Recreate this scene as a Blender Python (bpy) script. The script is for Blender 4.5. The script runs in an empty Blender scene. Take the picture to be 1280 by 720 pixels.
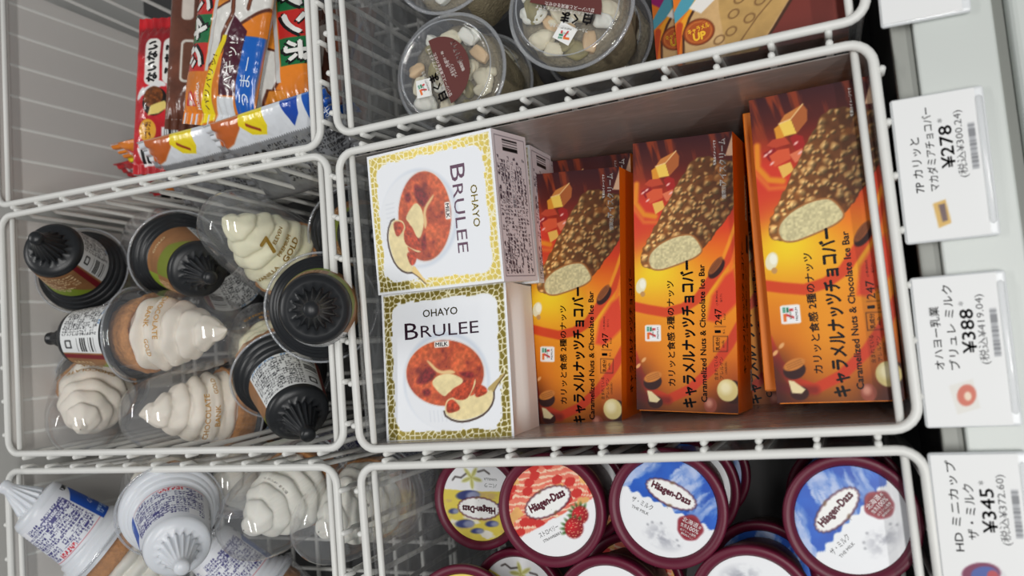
import bpy, bmesh, math, random
import numpy as np
from mathutils import Vector, Matrix

# ------------------------------------------------------------------ camera, light, exposure
scene = bpy.context.scene
C = scene.collection
S = 0.01                      # every dimension below is in centimetres
FPX, CAMH = 985.0, 45.0
RW = np.array([[0.91611795, -0.10962095, -0.38563085],
               [-0.08867672, -0.99347324, 0.07174515],
               [-0.3909787, -0.03153054, -0.91985949]])   # world axes seen in the camera frame

def at(u, v, z=0.0):
    """photograph position -> world point (cm) on the level z"""
    d = RW @ np.array([(u - 640) / FPX, (v - 360) / FPX, 1.0])
    t = (z - CAMH) / d[2]
    return Vector((d[0] * t, d[1] * t, z))

def end_point(P, u, v, L, near=True):
    """point on the sight line of (u,v) that lies L cm away from P"""
    d = Vector(RW @ np.array([(u - 640) / FPX, (v - 360) / FPX, 1.0])).normalized()
    o = Vector((0, 0, CAMH))
    oc = o - P
    b = oc.dot(d); c = oc.dot(oc) - L * L
    disc = b * b - c
    if disc < 0:
        t = -b
        q = o + d * t
        return P + (q - P).normalized() * L
    t = -b - math.sqrt(disc) if near else -b + math.sqrt(disc)
    return o + d * t

cam_data = bpy.data.cameras.new('camera')
cam = bpy.data.objects.new('camera', cam_data)
C.objects.link(cam)
cam_data.sensor_width = 36.0
cam_data.lens = 36.0 * FPX / 1280.0
cam_data.clip_start = 0.02
cam_data.clip_end = 50
rt, up, bk = RW[:, 0], -RW[:, 1], -RW[:, 2]
cam.matrix_world = Matrix(((rt[0], up[0], bk[0], 0), (rt[1], up[1], bk[1], 0), (rt[2], up[2], bk[2], CAMH * S), (0, 0, 0, 1)))
cam_data.dof.use_dof = True
cam_data.dof.focus_distance = 0.53
cam_data.dof.aperture_fstop = 7.0
scene.camera = cam

world = bpy.data.worlds.new('shop_interior')
scene.world = world
world.use_nodes = True
world.node_tree.nodes['Background'].inputs[0].default_value = (0.93, 0.97, 1.0, 1)
world.node_tree.nodes['Background'].inputs[1].default_value = 0.20

def tube_light(x, y, z, sx, sy, watts, rz=0.0):
    d = bpy.data.lights.new('ceiling_lamp', 'AREA')
    d.shape = 'RECTANGLE'; d.size = sx; d.size_y = sy; d.energy = watts
    d.color = (1.0, 0.985, 0.96)
    o = bpy.data.objects.new('ceiling_lamp', d)
    C.objects.link(o)
    o.location = (x, y, z); o.rotation_euler = (0, 0, rz)
tube_light(0.25, -0.20, 1.75, 0.10, 1.25, 15)
tube_light(-2.00, 0.45, 1.85, 0.10, 1.25, 20)
tube_light(1.25, -0.45, 1.85, 0.10, 1.25, 20)

vs = scene.view_settings
vs.view_transform = 'Standard'; vs.look = 'None'; vs.gamma = 1.0; vs.use_curve_mapping = False
vs.exposure = -0.08
scene.cycles.transparent_max_bounces = 24
scene.cycles.max_bounces = 10

# ------------------------------------------------------------------ materials
def lin(c):
    c = np.asarray(c, float)
    return np.where(c <= 0.04045, c / 12.92, ((c + 0.055) / 1.055) ** 2.4)

def rgb(r, g, b): return (r / 255.0, g / 255.0, b / 255.0)

MATS = {}
def mat(name, col, rough=0.45, metal=0.0, coat=0.0, bump=0.0, bscale=60.0, var=0.0, vscale=20.0, spec=0.5, sss=0.0):
    if name in MATS: return MATS[name]
    m = bpy.data.materials.new(name); m.use_nodes = True
    nt = m.node_tree; b = nt.nodes['Principled BSDF']
    l = lin(col)
    b.inputs['Base Color'].default_value = (*l, 1)
    b.inputs['Roughness'].default_value = rough
    b.inputs['Metallic'].default_value = metal
    b.inputs['Coat Weight'].default_value = coat
    b.inputs['Specular IOR Level'].default_value = spec
    if sss:
        b.inputs['Subsurface Weight'].default_value = sss
        b.inputs['Subsurface Radius'].default_value = (0.006, 0.004, 0.003)
    tc = nt.nodes.new('ShaderNodeTexCoord')
    if var:
        n = nt.nodes.new('ShaderNodeTexNoise'); n.inputs['Scale'].default_value = vscale; n.inputs['Detail'].default_value = 5
        nt.links.new(tc.outputs['Object'], n.inputs['Vector'])
        mx = nt.nodes.new('ShaderNodeMix'); mx.data_type = 'RGBA'
        mx.inputs['A'].default_value = (*(l * (1 - var)), 1); mx.inputs['B'].default_value = (*np.minimum(l * (1 + var), 1), 1)
        nt.links.new(n.outputs['Fac'], mx.inputs['Factor']); nt.links.new(mx.outputs['Result'], b.inputs['Base Color'])
    if bump:
        n = nt.nodes.new('ShaderNodeTexNoise'); n.inputs['Scale'].default_value = bscale; n.inputs['Detail'].default_value = 3
        nt.links.new(tc.outputs['Object'], n.inputs['Vector'])
        bp = nt.nodes.new('ShaderNodeBump'); bp.inputs['Strength'].default_value = bump; bp.inputs['Distance'].default_value = 0.002
        nt.links.new(n.outputs['Fac'], bp.inputs['Height']); nt.links.new(bp.outputs['Normal'], b.inputs['Normal'])
    MATS[name] = m
    return m

def print_mat(name, rough=0.42, coat=0.0, bump=0.0, bscale=80.0, spec=0.5):
    """colour comes from the printed artwork stored on the mesh; its alpha marks metal foil"""
    if name in MATS: return MATS[name]
    m = bpy.data.materials.new(name); m.use_nodes = True
    nt = m.node_tree; b = nt.nodes['Principled BSDF']
    a = nt.nodes.new('ShaderNodeAttribute'); a.attribute_name = 'Col'
    nt.links.new(a.outputs['Color'], b.inputs['Base Color']); nt.links.new(a.outputs['Alpha'], b.inputs['Metallic'])
    mr = nt.nodes.new('ShaderNodeMapRange')
    mr.inputs['To Min'].default_value = rough; mr.inputs['To Max'].default_value = 0.22
    nt.links.new(a.outputs['Alpha'], mr.inputs['Value']); nt.links.new(mr.outputs['Result'], b.inputs['Roughness'])
    b.inputs['Coat Weight'].default_value = coat; b.inputs['Coat Roughness'].default_value = 0.12
    b.inputs['Specular IOR Level'].default_value = spec
    if bump:
        tc = nt.nodes.new('ShaderNodeTexCoord')
        n = nt.nodes.new('ShaderNodeTexNoise'); n.inputs['Scale'].default_value = bscale; n.inputs['Detail'].default_value = 3
        nt.links.new(tc.outputs['Object'], n.inputs['Vector'])
        bp = nt.nodes.new('ShaderNodeBump'); bp.inputs['Strength'].default_value = bump; bp.inputs['Distance'].default_value = 0.003
        nt.links.new(n.outputs['Fac'], bp.inputs['Height']); nt.links.new(bp.outputs['Normal'], b.inputs['Normal'])
    MATS[name] = m
    return m

def clear_mat(name, col=(1, 1, 1), opacity=0.06, haze=(0.8, 0.8, 0.8), rough=0.06, gloss=1.0, scratch=0.0):
    """thin clear plastic: see-through, a little milky, with a fresnel gloss"""
    if name in MATS: return MATS[name]
    m = bpy.data.materials.new(name); m.use_nodes = True
    nt = m.node_tree; nt.nodes.clear()
    out = nt.nodes.new('ShaderNodeOutputMaterial')
    tr = nt.nodes.new('ShaderNodeBsdfTransparent'); tr.inputs[0].default_value = (*lin(col), 1)
    df = nt.nodes.new('ShaderNodeBsdfDiffuse'); df.inputs[0].default_value = (*lin(haze), 1)
    gl = nt.nodes.new('ShaderNodeBsdfGlossy'); gl.inputs['Roughness'].default_value = rough
    gl.inputs['Color'].default_value = (gloss, gloss, gloss, 1)
    m1 = nt.nodes.new('ShaderNodeMixShader'); m1.inputs[0].default_value = opacity
    nt.links.new(tr.outputs[0], m1.inputs[1]); nt.links.new(df.outputs[0], m1.inputs[2])
    lw = nt.nodes.new('ShaderNodeLayerWeight'); lw.inputs['Blend'].default_value = 0.5
    pw = nt.nodes.new('ShaderNodeMath'); pw.operation = 'POWER'; pw.inputs[1].default_value = 3.2
    nt.links.new(lw.outputs['Facing'], pw.inputs[0])
    fr = nt.nodes.new('ShaderNodeMath'); fr.operation = 'MULTIPLY_ADD'; fr.inputs[1].default_value = 0.55; fr.inputs[2].default_value = 0.06
    nt.links.new(pw.outputs[0], fr.inputs[0])
    m2 = nt.nodes.new('ShaderNodeMixShader')
    nt.links.new(fr.outputs[0], m2.inputs[0]); nt.links.new(m1.outputs[0], m2.inputs[1]); nt.links.new(gl.outputs[0], m2.inputs[2])
    if scratch:
        tc = nt.nodes.new('ShaderNodeTexCoord')
        mp = nt.nodes.new('ShaderNodeMapping'); mp.inputs['Scale'].default_value = (9, 9, 30); mp.inputs['Rotation'].default_value = (0.3, 0.9, 0.2)
        n = nt.nodes.new('ShaderNodeTexNoise'); n.inputs['Scale'].default_value = 3.0; n.inputs['Detail'].default_value = 8; n.inputs['Distortion'].default_value = 1.5
        nt.links.new(tc.outputs['Object'], mp.inputs[0]); nt.links.new(mp.outputs[0], n.inputs['Vector'])
        mr = nt.nodes.new('ShaderNodeMapRange'); mr.inputs['From Min'].default_value = 0.5; mr.inputs['From Max'].default_value = 0.75
        mr.inputs['To Min'].default_value = opacity; mr.inputs['To Max'].default_value = min(1, opacity + scratch)
        nt.links.new(n.outputs['Fac'], mr.inputs['Value']); nt.links.new(mr.outputs['Result'], m1.inputs[0])
        bp = nt.nodes.new('ShaderNodeBump'); bp.inputs['Strength'].default_value = 0.25; bp.inputs['Distance'].default_value = 0.004
        nt.links.new(n.outputs['Fac'], bp.inputs['Height']); nt.links.new(bp.outputs['Normal'], gl.inputs['Normal'])
    nt.links.new(m2.outputs[0], out.inputs[0])
    MATS[name] = m
    return m

WIRE = mat('white_coated_wire', rgb(226, 226, 222), 0.38, var=0.05, vscale=40)
LINER = mat('freezer_liner', rgb(205, 205, 202), 0.5, var=0.06, vscale=8)
TUB = mat('freezer_tub', rgb(70, 71, 72), 0.6, var=0.1, vscale=6)
RAILW = mat('rail_white', rgb(200, 205, 201), 0.35, var=0.05, vscale=14)
RAILG = mat('rail_grey', rgb(150, 152, 146), 0.45, var=0.08, vscale=20)
CARD = mat('white_card', rgb(232, 232, 230), 0.5)
CARD_IN = mat('card_inside', rgb(226, 220, 214), 0.7)
ORANGE = mat('orange_card', rgb(240, 136, 24), 0.45, var=0.03)
BLACKP = mat('black_plastic', rgb(30, 32, 35), 0.36)
WHITEP = mat('white_plastic', rgb(222, 226, 232), 0.3, sss=0.1)
MAROON = mat('maroon_lid', rgb(98, 18, 46), 0.42)
CREAM = mat('vanilla_cream', rgb(244, 240, 208), 0.55, bump=0.15, bscale=120, sss=0.15)
PINKCREAM = mat('pale_pink_cream', rgb(250, 240, 226), 0.55, bump=0.15, bscale=120, sss=0.15, var=0.06, vscale=45)
MILKCREAM = mat('milk_cream', rgb(244, 242, 232), 0.55, bump=0.15, bscale=120, sss=0.15)
WAFER = mat('waffle', rgb(196, 134, 70), 0.7, bump=0.9, bscale=260, var=0.4, vscale=240)
DOME = clear_mat('clear_dome', opacity=0.095, haze=rgb(205, 208, 214))
LIDCLEAR = clear_mat('clear_lid', opacity=0.09, haze=rgb(190, 195, 205))
SHEET = clear_mat('clear_sheet', opacity=0.22, haze=rgb(175, 178, 180), rough=0.15, scratch=0.3)
FROST = clear_mat('frosted_sheet', opacity=0.66, haze=rgb(178, 172, 168), rough=0.22, scratch=0.25)
FLOORSHADE = mat('basket_floor_shade', rgb(52, 51, 52), 0.5, var=0.2, vscale=12)  # dark sheet added over the floor wires, its colour standing in for shade
MILKY = clear_mat('milky_sheet', opacity=0.95, haze=rgb(222, 219, 215), rough=0.3)
HOLDER = clear_mat('tag_holder', opacity=0.25, haze=rgb(225, 228, 230), rough=0.15)
PRINT = print_mat('printed_card', 0.38, spec=0.35)
FILM = print_mat('printed_film', 0.22, coat=0.6, bump=0.35, bscale=60)
SATIN = print_mat('printed_label', 0.5)

# ------------------------------------------------------------------ mesh helpers (cm)
def make_mesh(name, verts, faces, smooth=False, cols=None):
    me = bpy.data.meshes.new(name)
    v = np.asarray(verts, float) * S
    me.from_pydata(v.tolist(), [], [tuple(int(i) for i in f) for f in faces] if not isinstance(faces, np.ndarray) else faces.tolist())
    if smooth: me.shade_smooth()
    if cols is not None:
        at_ = me.color_attributes.new('Col', 'FLOAT_COLOR', 'POINT')
        at_.data.foreach_set('color', np.asarray(cols, np.float32).ravel())
    me.update()
    return me

def obj(name, me, material, parent=None, M=None):
    o = bpy.data.objects.new(name, me)
    C.objects.link(o)
    if material is not None and not me.materials: me.materials.append(material)
    if parent is not None: o.parent = parent
    if M is not None: o.matrix_local = M if parent is not None else M
    return o

def thing(name, label, cat, M=None, group=None):
    o = bpy.data.objects.new(name, None)
    C.objects.link(o)
    o.empty_display_size = 0.02
    o['label'] = label; o['category'] = cat
    if group: o['group'] = group
    if M is not None: o.matrix_world = M
    return o

def copy_tree(src, label=None, M=None, parent=None):
    c = src.copy(); C.objects.link(c); c.parent = parent
    if label: c['label'] = label
    if M is not None: c.matrix_world = M
    for ch in src.children: copy_tree(ch, None, None, c)
    return c

def xf(loc, xaxis=None, normal=None, rz=0.0):
    """matrix at loc (cm) whose local z is `normal`, turned by rz"""
    n = Vector(normal or (0, 0, 1)).normalized()
    x = Vector(xaxis or (1, 0, 0)); x = (x - n * x.dot(n)).normalized()
    y = n.cross(x)
    M = Matrix(((x[0], y[0], n[0], loc[0] * S), (x[1], y[1], n[1], loc[1] * S), (x[2], y[2], n[2], loc[2] * S), (0, 0, 0, 1)))
    return M @ Matrix.Rotation(rz, 4, 'Z')

def struct(name, me, material):
    o = obj(name, me, material); o['kind'] = 'structure'; return o

def box_geo(x0, x1, y0, y1, z0, z1):
    v = [(x0, y0, z0), (x1, y0, z0), (x1, y1, z0), (x0, y1, z0), (x0, y0, z1), (x1, y0, z1), (x1, y1, z1), (x0, y1, z1)]
    f = [(0, 3, 2, 1), (4, 5, 6, 7), (0, 1, 5, 4), (1, 2, 6, 5), (2, 3, 7, 6), (3, 0, 4, 7)]
    return v, f

def bev_box(name, x0, x1, y0, y1, z0, z1, r=0.1, seg=2):
    bm = bmesh.new()
    v, f = box_geo(x0 * S, x1 * S, y0 * S, y1 * S, z0 * S, z1 * S)
    vs_ = [bm.verts.new(p) for p in v]
    for q in f: bm.faces.new([vs_[i] for i in q])
    bmesh.ops.bevel(bm, geom=bm.edges[:], offset=r * S, segments=seg, affect='EDGES', profile=0.5)
    me = bpy.data.meshes.new(name); bm.to_mesh(me); bm.free()
    return me

def tube_geo(pts, r, n=8, closed=False, caps=True):
    P = np.asarray(pts, float); N = len(P)
    V, F = [], []
    if closed: T = np.roll(P, -1, 0) - np.roll(P, 1, 0)
    else:
        T = np.gradient(P, axis=0)
    T /= np.linalg.norm(T, axis=1)[:, None]
    a = np.array([0, 0, 1.0]) if abs(T[0][2]) < 0.9 else np.array([1.0, 0, 0])
    u = np.cross(T[0], a); u /= np.linalg.norm(u)
    rings = []
    for i in range(N):
        u = u - T[i] * (u @ T[i]); u /= np.linalg.norm(u)
        w = np.cross(T[i], u)
        rr = r[i] if hasattr(r, '__len__') else r
        rings.append([P[i] + rr * (math.cos(2 * math.pi * k / n) * u + math.sin(2 * math.pi * k / n) * w) for k in range(n)])
    for rg in rings: V += rg
    for i in range(N if closed else N - 1):
        j = (i + 1) % N
        for k in range(n):
            F.append((i * n + k, i * n + (k + 1) % n, j * n + (k + 1) % n, j * n + k))
    if not closed and caps:
        for i, sgn in ((0, -1), (N - 1, 1)):
            rr = r[i] if hasattr(r, '__len__') else r
            V.append(P[i] + T[i] * sgn * rr * 0.7); c = len(V) - 1
            for k in range(n):
                q = (i * n + k, i * n + (k + 1) % n, c)
                F.append(q if sgn > 0 else q[::-1])
    return V, F

def lathe_geo(prof, n=40, fn=None, cap0=False, cap1=False):
    V, F = [], []
    for (r, z) in prof:
        for k in range(n):
            th = 2 * math.pi * k / n
            rr = fn(r, z, th) if fn else r
            V.append((rr * math.cos(th), rr * math.sin(th), z))
    for i in range(len(prof) - 1):
        for k in range(n):
            F.append((i * n + k, i * n + (k + 1) % n, (i + 1) * n + (k + 1) % n, (i + 1) * n + k))
    if cap0: F.append(tuple(range(n))[::-1])
    if cap1: F.append(tuple((len(prof) - 1) * n + k for k in range(n)))
    return V, F

def merge(*gs):
    V, F = [], []
    for v, f in gs:
        o = len(V); V += [tuple(p) for p in v]; F += [tuple(i + o for i in q) for q in f]
    return V, F

# ------------------------------------------------------------------ printed artwork
_tab = np.random.RandomState(7).rand(64, 64)
def vnoise(X, Y, sc, seed=0):
    x = X * sc + seed * 7.31; y = Y * sc + seed * 3.77
    xi = np.floor(x).astype(int); yi = np.floor(y).astype(int); fx = x - xi; fy = y - yi
    fx = fx * fx * (3 - 2 * fx); fy = fy * fy * (3 - 2 * fy)
    g = lambda a, b: _tab[a % 64, b % 64]
    return (g(xi, yi) * (1 - fx) + g(xi + 1, yi) * fx) * (1 - fy) + (g(xi, yi + 1) * (1 - fx) + g(xi + 1, yi + 1) * fx) * fy
def fbm(X, Y, sc, seed=0, o=4):
    r = 0; a = 0.5
    for i in range(o): r = r + a * vnoise(X, Y, sc * 2 ** i, seed + i); a *= 0.5
    return r / (1 - 0.5 ** o)
def voro(X, Y, sc, seed=0):
    x = X * sc + 13.7 * seed; y = Y * sc + 5.1 * seed
    xi = np.floor(x).astype(int); yi = np.floor(y).astype(int)
    d1 = np.full(X.shape, 9.0); d2 = np.full(X.shape, 9.0); idv = np.zeros(X.shape)
    for i in (-1, 0, 1):
        for j in (-1, 0, 1):
            a, b = xi + i, yi + j
            px = a + 0.1 + 0.8 * _tab[(a * 3 + seed) % 64, (b * 5) % 64]; py = b + 0.1 + 0.8 * _tab[(a * 7) % 64, (b * 11 + seed) % 64]
            d = np.hypot(px - x, py - y)
            c = d < d1
            d2 = np.where(c, d1, np.minimum(d2, d)); idv = np.where(c, _tab[(a * 5 + 1) % 64, (b * 3 + 2) % 64], idv); d1 = np.where(c, d, d1)
    return d1, d2, idv

_tcache = {}
def text_geo(body, bold=0.0):
    k = (body, bold)
    if k in _tcache: return _tcache[k]
    cu = bpy.data.curves.new('t', 'FONT'); cu.body = body; cu.size = 1.0; cu.resolution_u = 2
    cu.offset = bold; cu.fill_mode = 'FRONT'
    o = bpy.data.objects.new('t', cu)
    me = bpy.data.meshes.new_from_object(o)
    v = np.zeros(len(me.vertices) * 3); me.vertices.foreach_get('co', v); v = v.reshape(-1, 3)[:, :2]
    f = [tuple(p.vertices) for p in me.polygons]
    bpy.data.objects.remove(o); bpy.data.curves.remove(cu); bpy.data.meshes.remove(me)
    if len(v):
        lo, hi = v.min(0), v.max(0); v = v - (lo + hi) / 2; sz = hi - lo
    else: sz = np.array([1.0, 1.0])
    _tcache[k] = (v, f, sz)
    return _tcache[k]

class Art:
    def __init__(s, X, Y, bg=(1, 1, 1)):
        s.X, s.Y = X, Y
        s.C = np.ones(X.shape + (3,)) * np.array(bg); s.m = np.zeros(X.shape); s.T = []
        s.px = max(abs(X[0, 1] - X[0, 0]), abs(Y[1, 0] - Y[0, 0]), 1e-3)
    @staticmethod
    def rect(w, h, nx, ny, bg=(1, 1, 1)):
        X, Y = np.meshgrid(np.linspace(-w / 2, w / 2, nx), np.linspace(-h / 2, h / 2, ny))
        return Art(X, Y, bg)
    @staticmethod
    def disc(r, nr, nt, bg=(1, 1, 1)):
        R, T = np.meshgrid(np.linspace(0.02, r, nr), np.linspace(0, 2 * math.pi, nt))
        a = Art(R * np.cos(T), R * np.sin(T), bg); a.px = 2.2 * r / nr
        return a
    def put(s, a, col, met=0.0):
        a = np.clip(a, 0, 1)
        s.C = s.C * (1 - a[..., None]) + np.asarray(col) * a[..., None]; s.m = s.m * (1 - a) + met * a
    round = False
    def sd_poly(s, pts):
        P = np.asarray(pts, float)
        if s.round:
            for _ in range(2):
                Q = np.roll(P, -1, 0); P = np.stack([.78 * P + .22 * Q, .22 * P + .78 * Q], 1).reshape(-1, 2)
        d = np.full(s.X.shape, 1e9); sg = np.ones(s.X.shape)
        n = len(P)
        for i in range(n):
            a, b = P[i], P[i - 1]
            ex, ey = b - a; wx, wy = s.X - a[0], s.Y - a[1]
            t = np.clip((wx * ex + wy * ey) / (ex * ex + ey * ey + 1e-12), 0, 1)
            d = np.minimum(d, (wx - ex * t) ** 2 + (wy - ey * t) ** 2)
            c1 = s.Y >= a[1]; c2 = s.Y < b[1]; c3 = ex * wy > ey * wx
            sg = np.where((c1 & c2 & c3) | (~c1 & ~c2 & ~c3), -sg, sg)
        return sg * np.sqrt(d)
    def al(s, d, soft=None): return 0.5 - d / (soft or s.px)
    def poly(s, pts, col, soft=None, met=0.0): s.put(s.al(s.sd_poly(pts), soft), col, met)
    def sd_ell(s, cx, cy, rx, ry, rot=0.0):
        c, q = math.cos(rot), math.sin(rot); x = s.X - cx; y = s.Y - cy
        a = (x * c + y * q) / rx; b = (-x * q + y * c) / ry
        return (np.hypot(a, b) - 1) * min(rx, ry)
    def ell(s, cx, cy, rx, ry, rot, col, soft=None, met=0.0): s.put(s.al(s.sd_ell(cx, cy, rx, ry, rot), soft), col, met)
    def sd_line(s, pts):
        d = np.full(s.X.shape, 1e9)
        for a, b in zip(pts[:-1], pts[1:]):
            ex, ey = b[0] - a[0], b[1] - a[1]; wx, wy = s.X - a[0], s.Y - a[1]
            t = np.clip((wx * ex + wy * ey) / (ex * ex + ey * ey + 1e-12), 0, 1)
            d = np.minimum(d, np.hypot(wx - ex * t, wy - ey * t))
        return d
    def line(s, pts, w, col, soft=None, met=0.0): s.put(s.al(s.sd_line(pts) - w / 2, soft), col, met)
    def box(s, x0, x1, y0, y1, col, r=0.0, soft=None, met=0.0):
        qx = np.abs(s.X - (x0 + x1) / 2) - (x1 - x0) / 2 + r; qy = np.abs(s.Y - (y0 + y1) / 2) - (y1 - y0) / 2 + r
        d = np.hypot(np.maximum(qx, 0), np.maximum(qy, 0)) + np.minimum(np.maximum(qx, qy), 0) - r
        s.put(s.al(d, soft), col, met)
    def fine(s, x0, x1, y0, y1, rows, cw, col, vert=False, fill=0.62, seed=0):
        """rows of characters too small to read"""
        X, Y = (s.Y, s.X) if vert else (s.X, s.Y)
        a0, a1, b0, b1 = (y0, y1, x0, x1) if vert else (x0, x1, y0, y1)
        rh = (b1 - b0) / rows
        r = np.floor((Y - b0) / rh).astype(int); fr = (Y - b0) / rh - r
        c = np.floor((X - a0) / cw).astype(int); fc = (X - a0) / cw - c
        sub = _tab[(c * 3 + np.floor(fc * 3).astype(int) + seed) % 64, (r * 3 + np.floor(fr * 4).astype(int)) % 64]
        blank = _tab[(c // 2 + 17 + seed) % 64, (r * 7) % 64] < 0.1
        on = (sub < fill) & (fr > 0.22) & (fc > 0.12) & ~blank & (X > a0) & (X < a1) & (Y > b0) & (Y < b1)
        s.put(on * 1.0, col)
    def bars(s, x0, x1, y0, y1, n, vert=True, col=(0.08, 0.08, 0.08), seed=3):
        X, Y = (s.X, s.Y) if vert else (s.Y, s.X)
        a0, a1, b0, b1 = (x0, x1, y0, y1) if vert else (y0, y1, x0, x1)
        c = np.floor((X - a0) / (a1 - a0) * n).astype(int)
        on = (_tab[(c * 5 + seed) % 64, seed] < 0.5) & (X > a0) & (X < a1) & (Y > b0) & (Y < b1)
        s.put(on * 1.0, col)
    def text(s, body, cx, cy, h=None, w=None, rot=0.0, col=(0, 0, 0), bold=0.0, met=0.0, lift=0.0):
        s.T.append((body, cx, cy, h, w, rot, col, bold, met, lift))
    def mesh(s, name, pos=None, lift=0.012, smooth=True):
        """pos(x,y) -> (x,y,z) arrays in cm; default is flat"""
        flat = lambda x, y: np.stack([x, y, np.zeros_like(x)], -1)
        pos = pos or flat
        ny, nx = s.X.shape
        P = pos(s.X, s.Y).reshape(-1, 3)
        idx = np.arange(nx * ny).reshape(ny, nx)
        F = np.stack([idx[:-1, :-1], idx[:-1, 1:], idx[1:, 1:], idx[1:, :-1]], -1).reshape(-1, 4)
        cols = np.concatenate([lin(np.clip(s.C, 0, 1)).reshape(-1, 3), s.m.reshape(-1, 1)], 1)
        e = P[F[:, 2]] - P[F[:, 0]]; g = P[F[:, 3]] - P[F[:, 1]]
        VV, CC, FF = [P], [cols], F.tolist()
        base = len(P)
        for (body, cx, cy, h, w, rot, col, bold, met, lf) in s.T:
            v, f, sz = text_geo(body, 0.0)
            if not len(v): continue
            if bold:
                v = np.concatenate([v + np.array(o_) * bold for o_ in ((0, 0), (1, 0), (-1, 0), (0, 1), (0, -1))]); nv = len(v) // 5
                f = [tuple(i + k_ * nv for i in t_) for k_ in range(5) for t_ in f]
            sx = sy = None
            if w is not None: sx = w / sz[0]
            if h is not None: sy = h / sz[1]
            sx = sx if sx is not None else sy; sy = sy if sy is not None else sx
            q = v * np.array([sx, sy]); c_, s_ = math.cos(rot), math.sin(rot)
            x = q[:, 0] * c_ - q[:, 1] * s_ + cx; y = q[:, 0] * s_ + q[:, 1] * c_ + cy
            p0 = pos(x, y); ee = 0.05
            nx_ = np.cross(pos(x + ee, y) - p0, pos(x, y + ee) - p0); nx_ /= np.linalg.norm(nx_, axis=1)[:, None] + 1e-12
            VV.append(p0 + nx_ * (lift + lf)); CC.append(np.tile(np.append(lin(col), met), (len(v), 1)))
            FF += [tuple(i + base for i in t) for t in f]; base += len(v)
        return make_mesh(name, np.concatenate(VV), FF, smooth, np.concatenate(CC))

UPR = math.pi / 2      # text that reads upwards in the picture
WHITE = (0.95, 0.95, 0.94)

def seven_logo(a, cx, cy, k, rot, plate=True, mono=None):
    """the shop's own-brand numeral-and-word mark on a white square; k = half size"""
    c_, s_ = math.cos(rot), math.sin(rot)
    R = lambda x, y: (cx + (x * c_ - y * s_) * k, cy + (x * s_ + y * c_) * k)
    P = lambda pts: [R(*p) for p in pts]
    if plate: a.poly(P([(-1, -.8), (-.9, -1), (.9, -1), (1, -.8), (1, .8), (.9, 1), (-.9, 1), (-1, .8)]), (0.96, 0.96, 0.96))
    o, r_, g = (mono,) * 3 if mono else (rgb(235, 110, 30), rgb(205, 35, 45), rgb(10, 125, 85))
    a.poly(P([(-.75, .75), (.1, .75), (.1, .45), (-.75, .45)]), o)
    a.poly(P([(-.15, .45), (.12, .45), (-.25, -.35), (-.5, -.35)]), r_)
    for i in range(3):
        a.poly(P([(.22 + .2 * i, .75), (.36 + .2 * i, .75), (.36 + .2 * i, .5), (.22 + .2 * i, .5)]), g)
    a.poly(P([(.2, .4), (.75, .4), (.75, .15), (.2, .15)]), g)
    a.poly(P([(.35, .1), (.6, .1), (.6, -.3), (.35, -.3)]), r_)
    tx, ty = R(-.05, .0); a.text('ELEVEN', tx, ty, h=.2 * k, w=.9 * k, rot=rot, col=mono or g)
    tx, ty = R(0, -.62); a.text('PREMIUM', tx, ty, h=.24 * k, w=1.4 * k, rot=rot, col=mono or (0.1, 0.1, 0.1))

# ------------------------------------------------------------------ the freezer: tub, front rail
FLOORZ, YB0, YB1 = -21.5, -46.0, 56.0
struct('floor', make_mesh('floor', *box_geo(-71, 4.0, YB0, YB1, FLOORZ - 1.5, FLOORZ)), TUB)
struct('wall_left', make_mesh('wall_left', *box_geo(-72.5, -71, YB0, YB1, FLOORZ, 3.0)), LINER)
struct('wall_right', make_mesh('wall_right', *box_geo(4.0, 5.2, YB0, YB1, FLOORZ, -1.6)), TUB)
struct('wall_back', make_mesh('wall_back', *box_geo(-71, 4.0, YB1, YB1 + 1.5, FLOORZ, 1.5)), LINER)
struct('wall_front', make_mesh('wall_front', *box_geo(-71, 4.0, YB0 - 1.5, YB0, FLOORZ, 1.5)), LINER)
struct('trim_1', bev_box('trim_1', 3.75, 4.75, YB0, YB1, -1.6, -0.75, 0.1), RAILG)
struct('trim_2', bev_box('trim_2', 4.75, 8.35, YB0, YB1, -1.6, -0.2, 0.12), RAILW)
struct('trim_3', bev_box('trim_3', 8.35, 8.95, YB0, YB1, -1.8, -0.8, 0.05), RAILG)
struct('trim_4', bev_box('trim_4', 8.95, 15.5, YB0, YB1, -6.0, 0.25, 0.35, 3), RAILW)

struct('floor', make_mesh('floor', *box_geo(-400, 400, -400, 400, -86, -85)), mat('shop_floor', rgb(190, 186, 180), 0.35, var=0.06, vscale=3))

# ------------------------------------------------------------------ wire baskets
RIM, VW, DEPTH, TAPER = 0.27, 0.19, 19.0, 1.0

def rrect(x0, x1, y0, y1, r, z, seg=6):
    p = []
    for cx, cy, a0 in ((x1 - r, y1 - r, 0), (x0 + r, y1 - r, 90), (x0 + r, y0 + r, 180), (x1 - r, y0 + r, 270)):
        for k in range(seg + 1):
            a = math.radians(a0 + 90 * k / seg); p.append((cx + r * math.cos(a), cy + r * math.sin(a), z))
    return p

def u_wire(half, taper, depth, off):
    """a wire that runs down one wall, across the floor and up the other, in the local xz plane"""
    a = half + off; b = half - taper
    pts = [(-a, 0, 0.16), (-a, 0, -0.8), (-a + 0.35, 0, -1.4), (-b - 0.5, 0, -depth + 1.6), (-b, 0, -depth + 0.5), (-b + 0.6, 0, -depth),
           (b - 0.6, 0, -depth), (b, 0, -depth + 0.5), (b + 0.5, 0, -depth + 1.6), (a - 0.35, 0, -1.4), (a, 0, -0.8), (a, 0, 0.16)]
    return make_mesh('wire', *tube_geo(pts, VW, 8), smooth=True)

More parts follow.
